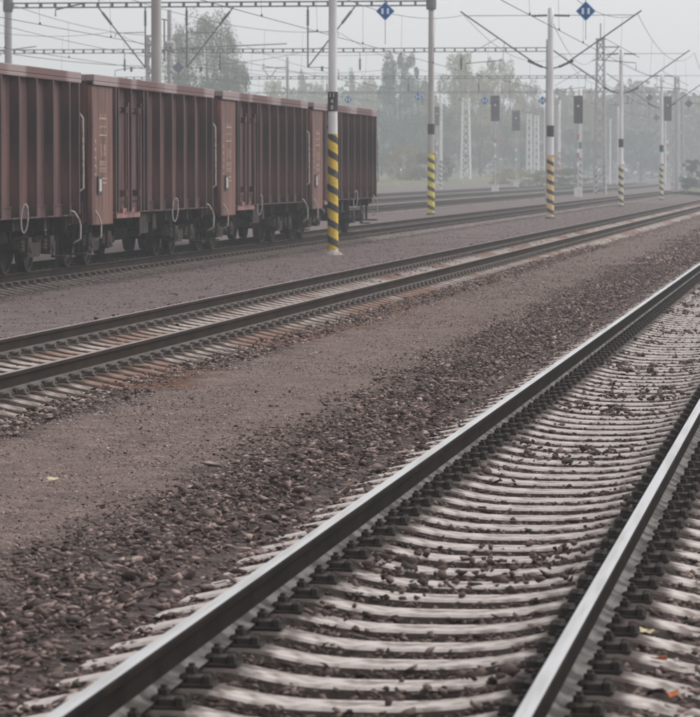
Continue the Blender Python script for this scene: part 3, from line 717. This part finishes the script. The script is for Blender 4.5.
for i, (x, y, h, r0, r1, bm_, hz, hz1, pz, ph, dg, lb) in enumerate(spec):
    t = thing('catenary_pole', lb, 'catenary pole', (x, y, -.07), 0, 'striped catenary poles in the near row')
    conical_pole(t, h+.07, r0, r1, M[bm_], M[hz], .12, hz1+.07, pz+.07, ph, dg)
    v_cantilever(t, h, 8.32+.07, 6.12+.07, 8.42+.07, 3.6)
# tall concrete pole behind the wagons
t = thing('concrete_pole', 'tall beige concrete pole rising behind the second wagon', 'catenary pole', (-18.2, 99.2, -.07))
conical_pole(t, 9.0, .15, .125, M['concrete_pole'])
mb = MB(); mb.lathe([(.16, 6.9), (.16, 7.0)], 20); part('clamp', mb, M['beam'], t)
t = thing('slim_grey_pole', 'slim grey pole with small round bracket right of the tall concrete pole', 'catenary pole', (-38.5, 214, -.07))
conical_pole(t, 11.1, .15, .12, M['lilac_pole'])
mb = MB(); mb.lathe([(.2, 8.75), (.33, 8.85), (.33, 9.25), (.2, 9.35)], 16); part('round_bracket', mb, M['lilac_pole'], t)
mb = MB(); mb.bar((.1, 0, 10.5), (-.45, 0, 10.6), .05); mb.bar((.1, 0, 6.2), (.6, 0, 6.4), .05); mb.bar((-.3, 0, 10.6), (-.3, 0, 8.2), .06); part('bracket_arm', mb, M['beam'], t)
t = thing('short_catenary_mast', 'short hazy mast with triangular bracket above the third wagon', 'catenary pole', (-48, 324, -.07))
conical_pole(t, 11.7, .14, .11, M['lilac_pole'], foot=False)
mb = MB(); mb.bar((0, 0, 10.8), (-2.2, 0, 10.8), .06); mb.bar((-2.2, 0, 10.8), (-1.5, 0, 9.9), .05); mb.bar((-1.5, 0, 9.9), (-.9, 0, 10.8), .05); part('bracket', mb, M['tube'], t)
# portals
def truss(t, x0, x1, z0, z1, pitch, wy=.32):
    mb = MB(); c = .05
    for yy in (-wy/2, wy/2):
        mb.box(x0, x1, yy-c/2, yy+c/2, z0, z0+c); mb.box(x0, x1, yy-c/2, yy+c/2, z1-c, z1)
        x = x0+.2
        while x < x1-.1:
            mb.box(x-.035, x+.035, yy-.02, yy+.02, z0+c+.001, z1-c-.001); x += pitch
    x = x0+.2
    while x < x1-.1:
        mb.box(x-.03, x+.03, -wy/2+c/2+.001, wy/2-c/2-.001, z0+.01, z0+.03); mb.box(x-.03, x+.03, -wy/2+c/2+.001, wy/2-c/2-.001, z1-.03, z1-.01); x += pitch
    return part('portal_beam', mb, M['beam'], t)
def hanger(t, x, zb, dirn):
    """drop post hung from a portal beam, with diagonal stay and steady arms"""
    za = 6.65
    mb = MB(); mb.tube([(x, 0, zb), (x, 0, za)], .035, 8); hp = part('drop_post', mb, M['tube'], t)
    mb = MB(); insulator(mb, (x, 0, zb-.15), (x, 0, zb-.85), .07, 7); part('insulator', mb, M['insul'], hp)
    mb = MB(); xt = x+dirn*2.15; mb.tube([(xt, 0, zb), (x, 0, za)], .032, 8); st = part('diagonal_stay', mb, M['tube'], t)
    mb = MB(); a = Vector((xt, 0, zb)); b_ = Vector((x, 0, za)); insulator(mb, a.lerp(b_, .08), a.lerp(b_, .28), .075, 7); part('insulator', mb, M['insul'], st)
    mb = MB(); mb.tube([(x, 0, 8.25), (x+dirn*1.35, 0, 8.22), (x+dirn*1.4, 0, 8.05)], .02, 6); part('steady_arm', mb, M['tube'], t); mb = MB(); mb.tube([(x, 0, za), (x+dirn*.7, 0, za-.02), (x+dirn*1.4, 0, za-.12), (x+dirn*1.4, 0, 6.1)], .018, 6)
    mb.box(min(x+dirn*.6, x+dirn*.7), max(x+dirn*.6, x+dirn*.7), -.03, .03, za-.18, za+.03)
    part('steady_arm', mb, M['tube'], t)
def small_hangers(t, xs, zb):
    for x in xs:
        mb = MB(); mb.tube([(x, 0, zb), (x, 0, zb-.45)], .02, 6); insulator(mb, (x, 0, zb-.4), (x, 0, zb-1.15), .08, 7); part('suspension_insulator', mb, M['insul'], t)
def feed_arm(t, x0, x1, z0, z1):
    mb = MB(); mb.tube([(x0, 0, z0-.3), (x0, 0, z0), (x1, 0, z1)], .035, 6); part('feeder_arm', mb, M['tube'], t)
# portal 1 (origin at right pole base)
t1 = thing('catenary_portal', 'nearest steel portal across the tracks with three triangular hangers', 'catenary portal', (-18.7, 170.3, -.07), 0, 'steel catenary portals across the yard')
conical_pole(t1, 10.2, .165, .115, M['concrete_pole'], M['hz_yellow2'], .1, 2.75, 3.85, .46, None)
lp = conical_pole(t1, 10.2, .19, .16, M['lilac_pole']); 
for o in kids(t1):
    if o is lp or o.name.startswith('footing.001'): pass
lp.location = (-19.4, 0, 0)
# put the second footing under the left pole
fs = [o for o in kids(t1) if o.name.startswith('footing')]; fs[-1].location = (-19.4, 0, 0)
truss(t1, -19.4, -.08, 9.30+.07, 9.55+.07, .66)
mb = MB(); mb.lathe([(.2, 9.2), (.23, 9.3), (.23, 9.75), (.15, 9.85)], 14); mb2 = part('beam_seat', mb, M['beam'], t1); link('beam_seat', mb2.data, t1, (-19.4, 0, 0))
for x, d in ((-24.3, 1), (-29.85, 1), (-31.75, -1)): hanger(t1, x+18.7, 9.37, d)
feed_arm(t1, -17.2, -15.8, 9.3, 9.6)
feed_arm(t1, -15.2, -14.2, 9.75, 9.85)
# portal 2
t2 = thing('catenary_portal', 'second steel portal whose beam ends behind the pole with V shaped arms', 'catenary portal', (-19.35, 245, -.07), 0, 'steel catenary portals across the yard')
conical_pole(t2, 10.4, .15, .11, M['lilac_pole'], foot=False)
truss(t2, -44.5, -.05, 9.62, 9.90, .66)
small_hangers(t2, [-5.6, -12.2, -21.4, -27.7, -38.0], 9.62)
feed_arm(t2, -36, -33.6, 9.8, 10.1); feed_arm(t2, -24, -17, 9.95, 10.2)
def lattice(t, h, w0, w1, m, hz=None, bays=12, name='lattice_mast', y0=0):
    mb = MB()
    wz = lambda z: w0+(w1-w0)*z/h
    cs = ((-1, -1), (1, -1), (1, 1), (-1, 1))
    for sx, sy in cs: mb.bar((sx*w0/2, sy*w0/2, -.2), (sx*w1/2, sy*w1/2, h), .12)
    for i in range(bays):
        za, zb = h*i/bays, h*(i+1)/bays
        for k in range(4):
            a, b_ = cs[k], cs[(k+1) % 4]
            if i % 2: a, b_ = b_, a
            mb.bar((a[0]*wz(za)/2, a[1]*wz(za)/2, za), (b_[0]*wz(zb)/2, b_[1]*wz(zb)/2, zb), .075)
    for sy in (-1, 1): mb.box(-w1/2, w1/2, sy*w1/2-.02, sy*w1/2+.02, h-.12, h)
    return part(name, mb, m, t)
lm = lattice(t2, 10.8, .55, .45, M['lilac_pole']); lm.location = (-25.95, 0, 0)
# portal 3
t3 = thing('catenary_portal', 'third hazy portal ending at the tall lattice tower', 'catenary portal', (-21.3, 322, -.07), 0, 'steel catenary portals across the yard')
truss(t3, -44, 0, 9.75, 10.0, .68); small_hangers(t3, [-4, -10, -16, -23, -30], 9.75)
tl = conical_pole(t3, 10.2, .14, .12, M['lilac_pole'], foot=False); tl.location = (-44, 0, 0)
# portal 4
t4 = thing('catenary_portal', 'farthest faint portal low over the signals', 'catenary portal', (-17.5, 388, -.07), 0, 'steel catenary portals across the yard')
truss(t4, -46, 0, 9.85, 10.05, .9); small_hangers(t4, [-5, -12, -19, -26], 9.85)
conical_pole(t4, 10.4, .14, .12, M['lilac_pole'], foot=False); tl = conical_pole(t4, 10.2, .14, .12, M['lilac_pole'], foot=False); tl.location = (-46, 0, 0)
# lattice towers
def tower(label, x, y, h, w0, w1, m, hz=None, spike=0, hzh=2.4):
    t = thing('lattice_tower', label, 'lattice mast', (x, y, -.07), 0, 'steel lattice masts in the haze')
    lattice(t, h, w0, w1, m, bays=max(8, int(h*1.1)))
    if hz:
        mb = MB()
        for sx in (-1, 1):
            mb.lathe([(.17, 0), (.15, hzh)], 12, 0, 'z', (sx*w0*.42, 0, 0))
        part('hazard_leg', mb, hz, t)
    if spike:
        mb = MB(); mb.tube([(0, 0, h-.05), (0, 0, h+spike)], .05, 6); mb.box(-w1/2-.12, w1/2+.12, -.2, .2, h, h+.12); part('top_spike', mb, M['beam'], t)
        mb = MB(); mb.bar((0, 0, h-.6), (1.6, 0, h-.6), .08); mb.bar((.2, 0, h-1.9), (1.5, 0, h-.65), .06); mb.bar((-.2, 0, h-1.5), (-.7, 0, h-1.8), .06); part('bracket', mb, M['beam'], t)
    return t
tower('tall grey lattice tower with spike, striped feet at its base', -21.0, 322.5, 13.0, .95, .55, M['lilac_pole'], M['hz_grey'], 1.4)
tower('slim lattice mast just right of the rightmost signal', -17.9, 397, 11.7, .5, .42, M['steel_light'])
tower('shorter lattice mast at the right edge next to the green bush', -18.1, 409, 9.4, .8, .6, M['lilac_pole'])
tower('white lattice mast fading in haze left of the front signal', -50.5, 502, 11.6, 1.3, .8, M['pole_white'])
tower('pair member lattice mast in haze left of the orange striped pole', -42, 501, 9.4, .6, .5, M['pole_white'])
tower('faint lattice mast beside another behind the small signal', -41.2, 503, 9.2, .6, .5, M['pole_white'])
def simple_pole(label, x, y, h, r, bodym, hz=None, hzh=2.6, pl=None):
    t = thing('distant_pole', label, 'pole', (x, y, -.07), 0, 'plain poles in the haze')
    conical_pole(t, h, r, r*.75, bodym, hz, .05, hzh, pl, .5, None, foot=False)
simple_pole('white and black striped pole right of the second tall signal', -20.6, 292.3, 8.2, .17, M['pole_white'], M['hz_grey'], 3.0, 3.9)
simple_pole('white pole with faint striped foot behind the yellow striped portal pole', -43, 401, 9.7, .18, M['pole_white'], M['hz_grey'], 3.0)
simple_pole('far pole with red and white foot right of the orange striped pole', -36, 474, 10.7, .22, M['pole_white'], M['hz_red'], 4.2)
simple_pole('thin plain pole under the blue sign left of the orange striped pole', -37.5, 470, 10.4, .10, M['pole_white'])
simple_pole('thin faint pole in haze between two cream striped poles', -30.0, 480, 8.4, .12, M['pole_white'])
simple_pole('faint plain pole left of the cream striped pole in deep haze', -27.5, 455, 9.5, .12, M['pole_white'])
simple_pole('faint plain pole standing far behind the crossover', -24.0, 500, 9.0, .12, M['pole_white'])
# signals
def signal(label, x, y, ztop, ph=2.0, pw=.74, mast='red'):
    t = thing('railway_signal', label, 'railway signal', (x, y, -.07), 0, 'colour light signals')
    ztop += .07; zb = ztop-ph
    mb = MB(); mb.box(-.28, .28, -.2, .2, 0, .7); part('signal_base', mb, M['pole_white'], t)
    mb = MB(); mb.lathe([(.075, .7), (.075, ztop-.2)], 12); mb_ = part('signal_mast', mb, M['steel_light'], t)
    for z0, z1 in ((2.9, 3.3), (4.3, 4.7)):
        if z1 < zb:
            mb = MB(); mb.lathe([(.085, z0), (.085, z1)], 12); part('red_band', mb, M['red_paint'], mb_)
    mb = MB(); mb.box(-.09, .09, -.1, -.08, zb-2.2, zb-1.9); mb.box(-.09, .09, -.1, -.08, zb-3.2, zb-2.9); part('marker_plate', mb, M['sign_white'], mb_)
    mb = MB(); mb.box(-pw/2, pw/2, -.14, -.09, zb, ztop); hd = stdbevel(part('signal_panel', mb, M['signal_black'], t), .03)
    zl = ztop-ph*.37
    for k in range(4):
        z = ztop-ph*(.14+.235*k)
        mb = MB(); n = 14      # hood
        for yy in (-.14, -.36):
            for q in range(n+1): a = PI*q/n; mb.v.append((.13*math.cos(a), yy, z+.13*math.sin(a)))
        for q in range(n): mb.face((q, q+1, n+2+q, n+1+q))
        part('lamp_hood', mb, M['signal_black'], hd)
    mb = MB(); b = 0; n = 16
    for k in range(n): a = 2*PI*k/n; mb.v.append((.085*math.cos(a), -.15, ztop-ph*.375+.085*math.sin(a)))
    mb.face(list(range(n))); part('lit_lamp', mb, M['lamp_red'], hd)
    mb = MB(); mb.bar((.2, .1, .7), (.2, .1, zb+.3), .03); mb.bar((.32, .1, .7), (.32, .1, zb+.3), .03)
    for z in np.arange(1.0, zb, .4): mb.bar((.2, .1, z), (.32, .1, z), .02)
    part('ladder', mb, M['steel_light'], t)
signal('tall signal with red and white mast beside a blue diamond sign', -30.5, 328.7, 8.37, 2.2, .76)
signal('tall signal just left of the lattice tower', -20.2, 285, 7.50, 2.08, .68)
signal('small hazy signal right of the first tall signal', -35, 401, 8.19, 2.1, .86)
signal('faint signal behind the yellow striped portal pole', -46, 425, 9.03, 2.1, .72)
signal('rightmost tall signal next to the last striped pole', -17.6, 371, 9.1, 2.4, .78)
# blue diamonds on the wires
def wire_sign(label, x, y, z, s=.42, back=False):
    t = thing('wire_sign', label, 'diamond sign', (x, y, z), 0, 'diamond signs on the overhead wires')
    mb = MB(); mb.prism_y([(0, -s), (s, 0), (0, s), (-s, 0)], -.008, .008); part('sign_board', mb, M['sign_grey' if back else 'sign_pale'], t)
    if not back:
        q = s*.90; mb = MB(); mb.prism_y([(0, -q), (q, 0), (0, q), (-q, 0)], -.014, -.0085); f = part('sign_face', mb, M['sign_blue'], t)
        mb = MB(); mb.box(-s*.40, -s*.17, -.018, -.0145, -s*.30, s*.30); mb.box(s*.17, s*.40, -.018, -.0145, -s*.30, s*.30); part('white_bar', mb, M['sign_white'], f)
    mb = MB(); mb.tube([(0, 0, s-.02), (0, 0, s+.12)], .012, 6); mb.tube([(0, 0, -s+.02), (0, 0, 6.0-z)], .009, 6); part('sign_hanger', mb, M['wire'], t)
wire_sign('blue diamond sign with two white bars at the top beside the thick white pole', -14.9, 122.1, 7.06, .31)
wire_sign('blue diamond sign with two white bars high between the orange striped pole and lattice tower', -8.2, 118.8, 6.89, .315)
wire_sign('small blue diamond sign right above the last wagon', -38, 288, 7.30, .34)
wire_sign('small blue diamond sign left of the yellow striped portal pole', -32, 282.5, 7.41, .34)
wire_sign('small blue diamond sign touching the first tall signal', -27.7, 289.7, 7.23, .34)
wire_sign('small blue diamond sign left of the orange striped pole', -22, 273.8, 6.93, .34)
wire_sign('violet grey diamond sign high left of the slim far striped pole', -15.1, 288.8, 7.41, .30, True)
wire_sign('violet grey diamond sign lower in haze near the slim far striped pole', -17, 337.6, 6.56, .32, True)
wire_sign('dark diamond sign at the far right beyond the lattice masts', -11, 262, 6.48, .29, True)
wire_sign('dark grey diamond sign seen from behind above the second wagon', -33.6, 189.2, 7.10, .31, True)
# overhead lines
def overhead(label, lat, sup, zs=8.35, sag=1.05, zc=6.05, off=0.0, rw=.010):
    t = thing('overhead_line', label, 'overhead wires', (-lat, 0, 0), 0, 'overhead contact lines above the tracks')
    mb = MB(); pts = []
    for i in range(len(sup)-1):
        y0, y1 = sup[i], sup[i+1]
        for k in range(16):
            f = k/16; pts.append((off*(1 if i % 2 else -1)*(1-2*f) if off else 0, y0+(y1-y0)*f, zs-sag*4*f*(1-f)))
    mb.tube(pts, rw, 5); part('messenger_wire', mb, M['wire'], t)
    mb = MB(); mb.tube([(.22*(1 if i % 2 else -1), y, zc) for i, y in enumerate(sup)], rw, 5); part('contact_wire', mb, M['wire'], t)
    for i in range(len(sup)-1):
        y0, y1 = sup[i], sup[i+1]; n = max(4, int((y1-y0)/10))
        for k in range(1, n):
            f = k/n; s_ = (1 if i % 2 else -1)
            mb = MB(); y = y0+(y1-y0)*f; mb.tube([(off*s_*(1-2*f), y, zs-sag*4*f*(1-f)), (.22*s_*(1-2*f), y, zc)], .004, 4)
            mb.box(.22*s_*(1-2*f)-.02, .22*s_*(1-2*f)+.02, y-.05, y+.05, zc, zc+.06)
            part('dropper', mb, M['wire'], t)
overhead('overhead wires over the brown middle track', 8.6, [22, 89.7, 157.2, 209.5, 258.9, 320, 380, 440, 500], off=.1)
overhead('overhead wires above the wagon roofs', 15.8, [22, 89.7, 157.2, 209.5, 258.9, 320], off=.1)
overhead('overhead wires over the track just behind the wagons', 22.9, [20, 95, 170.3, 245, 322, 388, 450, 510], 8.2, .9, off=.1)
overhead('overhead wires over the second track beyond the wagons', 28.45, [60, 115, 170.3, 245, 322, 388, 450, 510], 8.2, .9, off=.1)
overhead('overhead wires over the farthest track', 33.2, [60, 115, 170.3, 245, 322, 388, 450, 510], 8.2, .9, off=.1)
# anchor and feeder wires
def span(label, pts, r=.012):
    pts = [Vector(p) for p in pts]; a, b_ = pts; P = []
    for k in range(21): f = k/20; p = a.lerp(b_, f); p.z -= (a-b_).length*.012*4*f*(1-f); P.append(p)
    mb = MB(); mb.tube(P, r, 5); o = link('span_wire', mb.mesh('span_wire', M['wire']), None); tag(o, label, 'wire', 'long span wires in the sky'); return o
span('long wire slanting down from the second portal to the far striped pole', [(-19.3, 245, 9.9), (-13.9, 262, 6.3)], .018)
span('long span wire rising over the left portals', [(-37.8, 170, 7.2), (-33.6, 245, 10.0)], .016)
span('span wire crossing from the grey pole to the second portal', [(-38.5, 214, 9.0), (-27, 245, 9.6)], .012)
span('span wire dropping from the first portal towards the wagons', [(-36, 130, 8.9), (-30, 250, 8.6)], .012)
span('feeder wire reaching the tall lattice tower', [(-12.4, 157, 8.5), (-21, 322, 12.6)], .012)
span('feeder wire from the tall lattice tower to the far masts', [(-21, 322, 12.6), (-17.9, 397, 11.4)], .012)
# ------------------------------------------------------------------ trees
def crown_mesh(seed, n, leaf, lobes, m, shape='round'):
    r = np.random.default_rng(seed)
    cs = []
    for i in range(lobes):
        a = r.uniform(0, 2*PI); u = r.uniform(0, 1)
        z = .28+.68*u; rad = (.52*math.sin(PI*min(1, (z-.12)/.95))**.7) if shape == 'round' else .2*math.sin(PI*min(1, z))**.5
        rr = rad*math.sqrt(r.uniform(.05, 1)); cs.append((rr*math.cos(a), rr*math.sin(a), z, r.uniform(.05, .125)))
    cs = np.array(cs); k = r.integers(0, lobes, n)
    c = cs[k]; d = r.normal(size=(n, 3)); d /= np.linalg.norm(d, axis=1)[:, None]
    p = c[:, :3]+d*c[:, 3:4]*(r.uniform(.3, 1.15, n)**.6)[:, None]*np.array([1, 1, .8])
    s = leaf*r.uniform(.5, 1.3, n)[:, None]
    u = r.normal(size=(n, 3)); u /= np.linalg.norm(u, axis=1)[:, None]; v = np.cross(u, r.normal(size=(n, 3))); v /= np.linalg.norm(v, axis=1)[:, None]
    V = np.stack([p-u*s, p+v*s*.6, p+u*s, p-v*s*.6], 1).reshape(-1, 3).astype(np.float32)
    F = np.arange(n*4, dtype=np.int32)
    me = bpy.data.meshes.new('crown'); me.vertices.add(n*4); me.vertices.foreach_set('co', V.ravel())
    me.loops.add(n*4); me.loops.foreach_set('vertex_index', F); me.polygons.add(n); me.polygons.foreach_set('loop_start', np.arange(0, n*4, 4, dtype=np.int32)); me.update(calc_edges=True)
    me.materials.append(m); return me, cs
def trunk_mesh(seed, cs):
    r = random.Random(seed); mb = MB()
    mb.tube([(0, 0, -.02), (.01, 0, .2), (-.01, .01, .45), (.01, 0, .75)], [.022, .017, .012, .004], 8)
    for c in cs[:14]:
        z0 = r.uniform(.16, .5)*min(1, c[2]); mb.tube([(0, 0, z0), (c[0]*.45, c[1]*.45, (z0+c[2])/2+.02), (c[0], c[1], c[2])], [.009, .006, .002], 5)
    return mb.mesh('trunk', M['bark'])
TM = {}
for key, args in {'green': (1, 15000, .013, 62, 'leaf_green', 'round'), 'dark': (2, 16000, .013, 66, 'leaf_dark', 'round'), 'yellow': (3, 14000, .012, 66, 'leaf_yellow', 'round'),
                  'rust': (4, 9000, .012, 50, 'leaf_rust', 'round'), 'sparse': (5, 12000, .009, 90, 'leaf_green', 'round'), 'poplar': (6, 6000, .011, 36, 'leaf_rust', 'tall')}.items():
    me, cs = crown_mesh(args[0], args[1], args[2], args[3], M[args[4]], args[5]); TM[key] = (me, trunk_mesh(args[0], cs))
def ratio(u): return math.tan(YAW+math.atan((350-u)/3800))
def tree(u, Y, top, wpx, key, label, kind='broadleaf_tree', rz=None):
    """u, top: where the crown's middle and top are seen from the track; Y: distance along the track"""
    x = -Y*ratio(u); dep = Y*math.cos(YAW)-x*math.sin(YAW)
    h = EYE+(170-top)/3800*dep; wd = wpx/3800*dep
    t = thing(kind, label, 'tree' if kind != 'bush' else 'bush', (x, Y, 0), 0, None if kind == 'bush' else 'trees beyond the yard'); t.scale = (1, 1, 1)
    rz = random.uniform(0, 6.28) if rz is None else rz
    for nm, me in (('crown', TM[key][0]), ('trunk', TM[key][1])):
        o = link(nm, me, t, (0, 0, 0), rz); o.scale = (wd/1.05, wd/1.05, h/1.02)
trees = [
 (208, 300, 12, 80, 'sparse', 'tall loose tree rising highest above the second and third wagons'),
 (176, 315, 40, 46, 'sparse', 'loose tree just right of the tall concrete pole, shorter than its neighbour'),
 (188, 305, 24, 56, 'sparse', 'loose tree leaning over the diamond sign seen from behind'),
 (222, 318, 30, 52, 'sparse', 'loose tree crown filling the right shoulder of the tallest tree'),
 (232, 335, 58, 44, 'green', 'rounded hazy tree right beside the tallest tree'),
 (275, 470, 78, 40, 'yellow', 'pale yellowish tree behind the short catenary mast'),
 (303, 500, 72, 30, 'poplar', 'thin poplar like tree left of the thick white pole'),
 (318, 505, 80, 26, 'rust', 'low brown tree behind the thick white pole'),
 (352, 510, 70, 22, 'poplar', 'narrow tree right of the thick white pole'),
 (368, 500, 76, 26, 'rust', 'faint brownish tree over the last wagon roof end'),
 (399, 420, 50, 50, 'dark', 'dark green tree rising between white pole and portal pole'),
 (420, 440, 78, 40, 'green', 'green tree behind the yellow striped portal pole'),
 (462, 450, 50, 62, 'yellow', 'large pale yellow autumn tree right of the yellow striped portal pole'),
 (498, 455, 56, 52, 'yellow', 'yellowish tree behind the first tall signal'),
 (526, 470, 80, 40, 'rust', 'brownish tree left of the orange striped pole'),
 (556, 480, 92, 40, 'rust', 'pale brown tree behind the orange striped pole'),
 (588, 480, 86, 40, 'yellow', 'pale tree behind the lattice tower'),
 (612, 500, 100, 34, 'green', 'hazy green tree between lattice tower and cream striped pole'),
 (642, 560, 92, 40, 'dark', 'bluish far tree humped above the wires at the right'),
 (672, 580, 112, 42, 'green', 'faint far tree behind the rightmost signal'),
 (700, 560, 118, 44, 'green', 'faint far tree at the right edge'),
 (440, 405, 112, 52, 'green', 'low green tree in haze behind the striped portal pole foot'),
 (382, 400, 118, 46, 'dark', 'low dark tree beside the end of the last wagon'),
 (520, 430, 120, 50, 'green', 'low hazy tree behind the small signal'),
 (575, 440, 128, 52, 'dark', 'low dark green tree behind the second tall signal'),
 (480, 425, 124, 50, 'green', 'low rounded tree left of the first tall signal'),
 (640, 470, 130, 50, 'dark', 'low dark tree behind the cream striped poles'),
]
for u, Y, top, wd, key, lb in trees: tree(u, Y*1.38, top, wd, key, lb)
def bush(u, Y, top, wpx, key, label):
    x = -Y*ratio(u); dep = Y*math.cos(YAW)-x*math.sin(YAW); h = EYE+(170-top)/3800*dep; wd = wpx/3800*dep
    t = thing('bush', label, 'bush', (x, Y, -.1)); rz = random.uniform(0, 6)
    o = link('foliage', TM[key][0], t, (0, 0, -h*.25), rz); o.scale = (wd, wd, h*1.25)
bush(697, 385, 158, 36, 'dark', 'dark green bush on the grass at the right edge')
bush(404, 440, 144, 36, 'yellow', 'yellow green bush right of the last wagon')
bush(432, 440, 152, 44, 'green', 'rounded grey green bush behind the portal pole foot')
bush(560, 430, 168, 60, 'green', 'low green bush behind the orange striped pole')
bush(515, 435, 168, 60, 'yellow', 'low yellowish bush below the small signal')
# far wood that reads as one mass
def wood():
    n = 90000; r = np.random.default_rng(9)
    x = r.uniform(-240, 30, n); y = r.uniform(735, 820, n)
    top = np.array([15.5+4.5*mnoise.noise((a*.035, 3.1, 0))+4.5*mnoise.noise((a*.13, b*.04, 7))+2*mnoise.noise((a*.6, b*.2, 2)) for a, b in zip(x, y)])
    z = r.uniform(0, 1, n)**.7*top
    p = np.stack([x, y, z], 1); s = .58*r.uniform(.5, 1.3, n)[:, None]
    u = r.normal(size=(n, 3)); u /= np.linalg.norm(u, axis=1)[:, None]; v = np.cross(u, r.normal(size=(n, 3))); v /= np.linalg.norm(v, axis=1)[:, None]
    V = np.stack([p-u*s, p+v*s*.7, p+u*s, p-v*s*.7], 1).reshape(-1, 3).astype(np.float32)
    me = bpy.data.meshes.new('far_woodland'); me.vertices.add(n*4); me.vertices.foreach_set('co', V.ravel())
    me.loops.add(n*4); me.loops.foreach_set('vertex_index', np.arange(n*4, dtype=np.int32)); me.polygons.add(n); me.polygons.foreach_set('loop_start', np.arange(0, n*4, 4, dtype=np.int32)); me.update(calc_edges=True)
    me.materials.append(M['leaf_green']); tag(link('far_woodland', me), 'distant woodland fading into the haze along the horizon', 'woodland', kind='stuff')
wood()
# ------------------------------------------------------------------ small litter
def leaf_obj(name, label, cat, u, v, size, m, z=-.06, group=None):
    # where it lies on the ground
    f = (v-358.5)/3800; pt = PITCH+math.atan(f); dist = (EYE-z)/math.tan(pt)
    r = ratio(u); Y = dist/math.hypot(1, r)*math.cos(math.atan(r)-YAW)**-1 if False else dist/(math.cos(YAW)+r*math.sin(YAW)); x = -Y*r
    mb = MB(); n = 9; mb.v.append((0, 0, .012))
    for k in range(n):
        a = 2*PI*k/n; rr = size*(.6+.5*random.random()); mb.v.append((rr*math.cos(a), rr*.8*math.sin(a), .006+random.uniform(0, .02)))
    for k in range(n): mb.face((0, 1+k, 1+(k+1) % n))
    o = link(name, mb.mesh(name, m), None, (x, Y, z)); s = o.modifiers.new('thick', 'SOLIDIFY'); s.thickness = .002
    tag(o, label, cat, group); o.rotation_euler = (.25, 0, random.uniform(0, 6))
LY = mat('leaf_litter_yellow', (.60, .50, .32), .8); LO = mat('leaf_litter_orange', (.50, .17, .06), .8); LW = mat('paper_scrap', (.66, .60, .54), .8)
leaf_obj('fallen_leaf', 'yellow leaf right of the nearest rail near the bottom corner', 'leaf', 648, 634, .045, LY, -.03)
leaf_obj('fallen_leaf', 'orange leaf below the yellow one near the bottom corner', 'leaf', 661, 662, .04, LO, -.03)
leaf_obj('fallen_leaf', 'small orange leaf lowest at the bottom right', 'leaf', 675, 697, .035, LO, -.03)
leaf_obj('fallen_leaf', 'pale yellow leaf alone on the left part of the walkway', 'leaf', 53, 481, .05, LY, -.05)
leaf_obj('fallen_leaf', 'small cream leaf on the walkway above the pale yellow leaf', 'leaf', 110, 450, .035, LY, -.055)
leaf_obj('fallen_leaf', 'tan leaf on the walkway near the coarse stones', 'leaf', 302, 458, .035, LY, -.055)
leaf_obj('paper_scrap', 'white paper scrap on the walkway by the middle track', 'litter', 311, 355, .10, LW, -.055)
leaf_obj('paper_scrap', 'white scrap on the stones below the middle track sleepers', 'litter', 141, 368, .13, LW, -.03)
leaf_obj('paper_scrap', 'pale scrap on the gravel above the middle track', 'litter', 174, 295, .13, LW, -.05)
# ------------------------------------------------------------------ haze
hb = MB(); hb.box(-2600, 2600, -80, 2600, -2.0, 27.0)
hm = bpy.data.materials.new('haze'); hm.use_nodes = True; t = hm.node_tree; t.nodes.clear()
pv = t.nodes.new('ShaderNodeVolumePrincipled'); pv.inputs['Color'].default_value = (.89, .955, 1.0, 1); pv.inputs['Density'].default_value = .00098; pv.inputs['Anisotropy'].default_value = 0.0
ou = t.nodes.new('ShaderNodeOutputMaterial'); t.links.new(pv.outputs[0], ou.inputs['Volume'])
hz = link('haze', hb.mesh('haze', hm)); tag(hz, 'pale morning haze filling the yard and thickening into the distance', 'haze', kind='stuff')
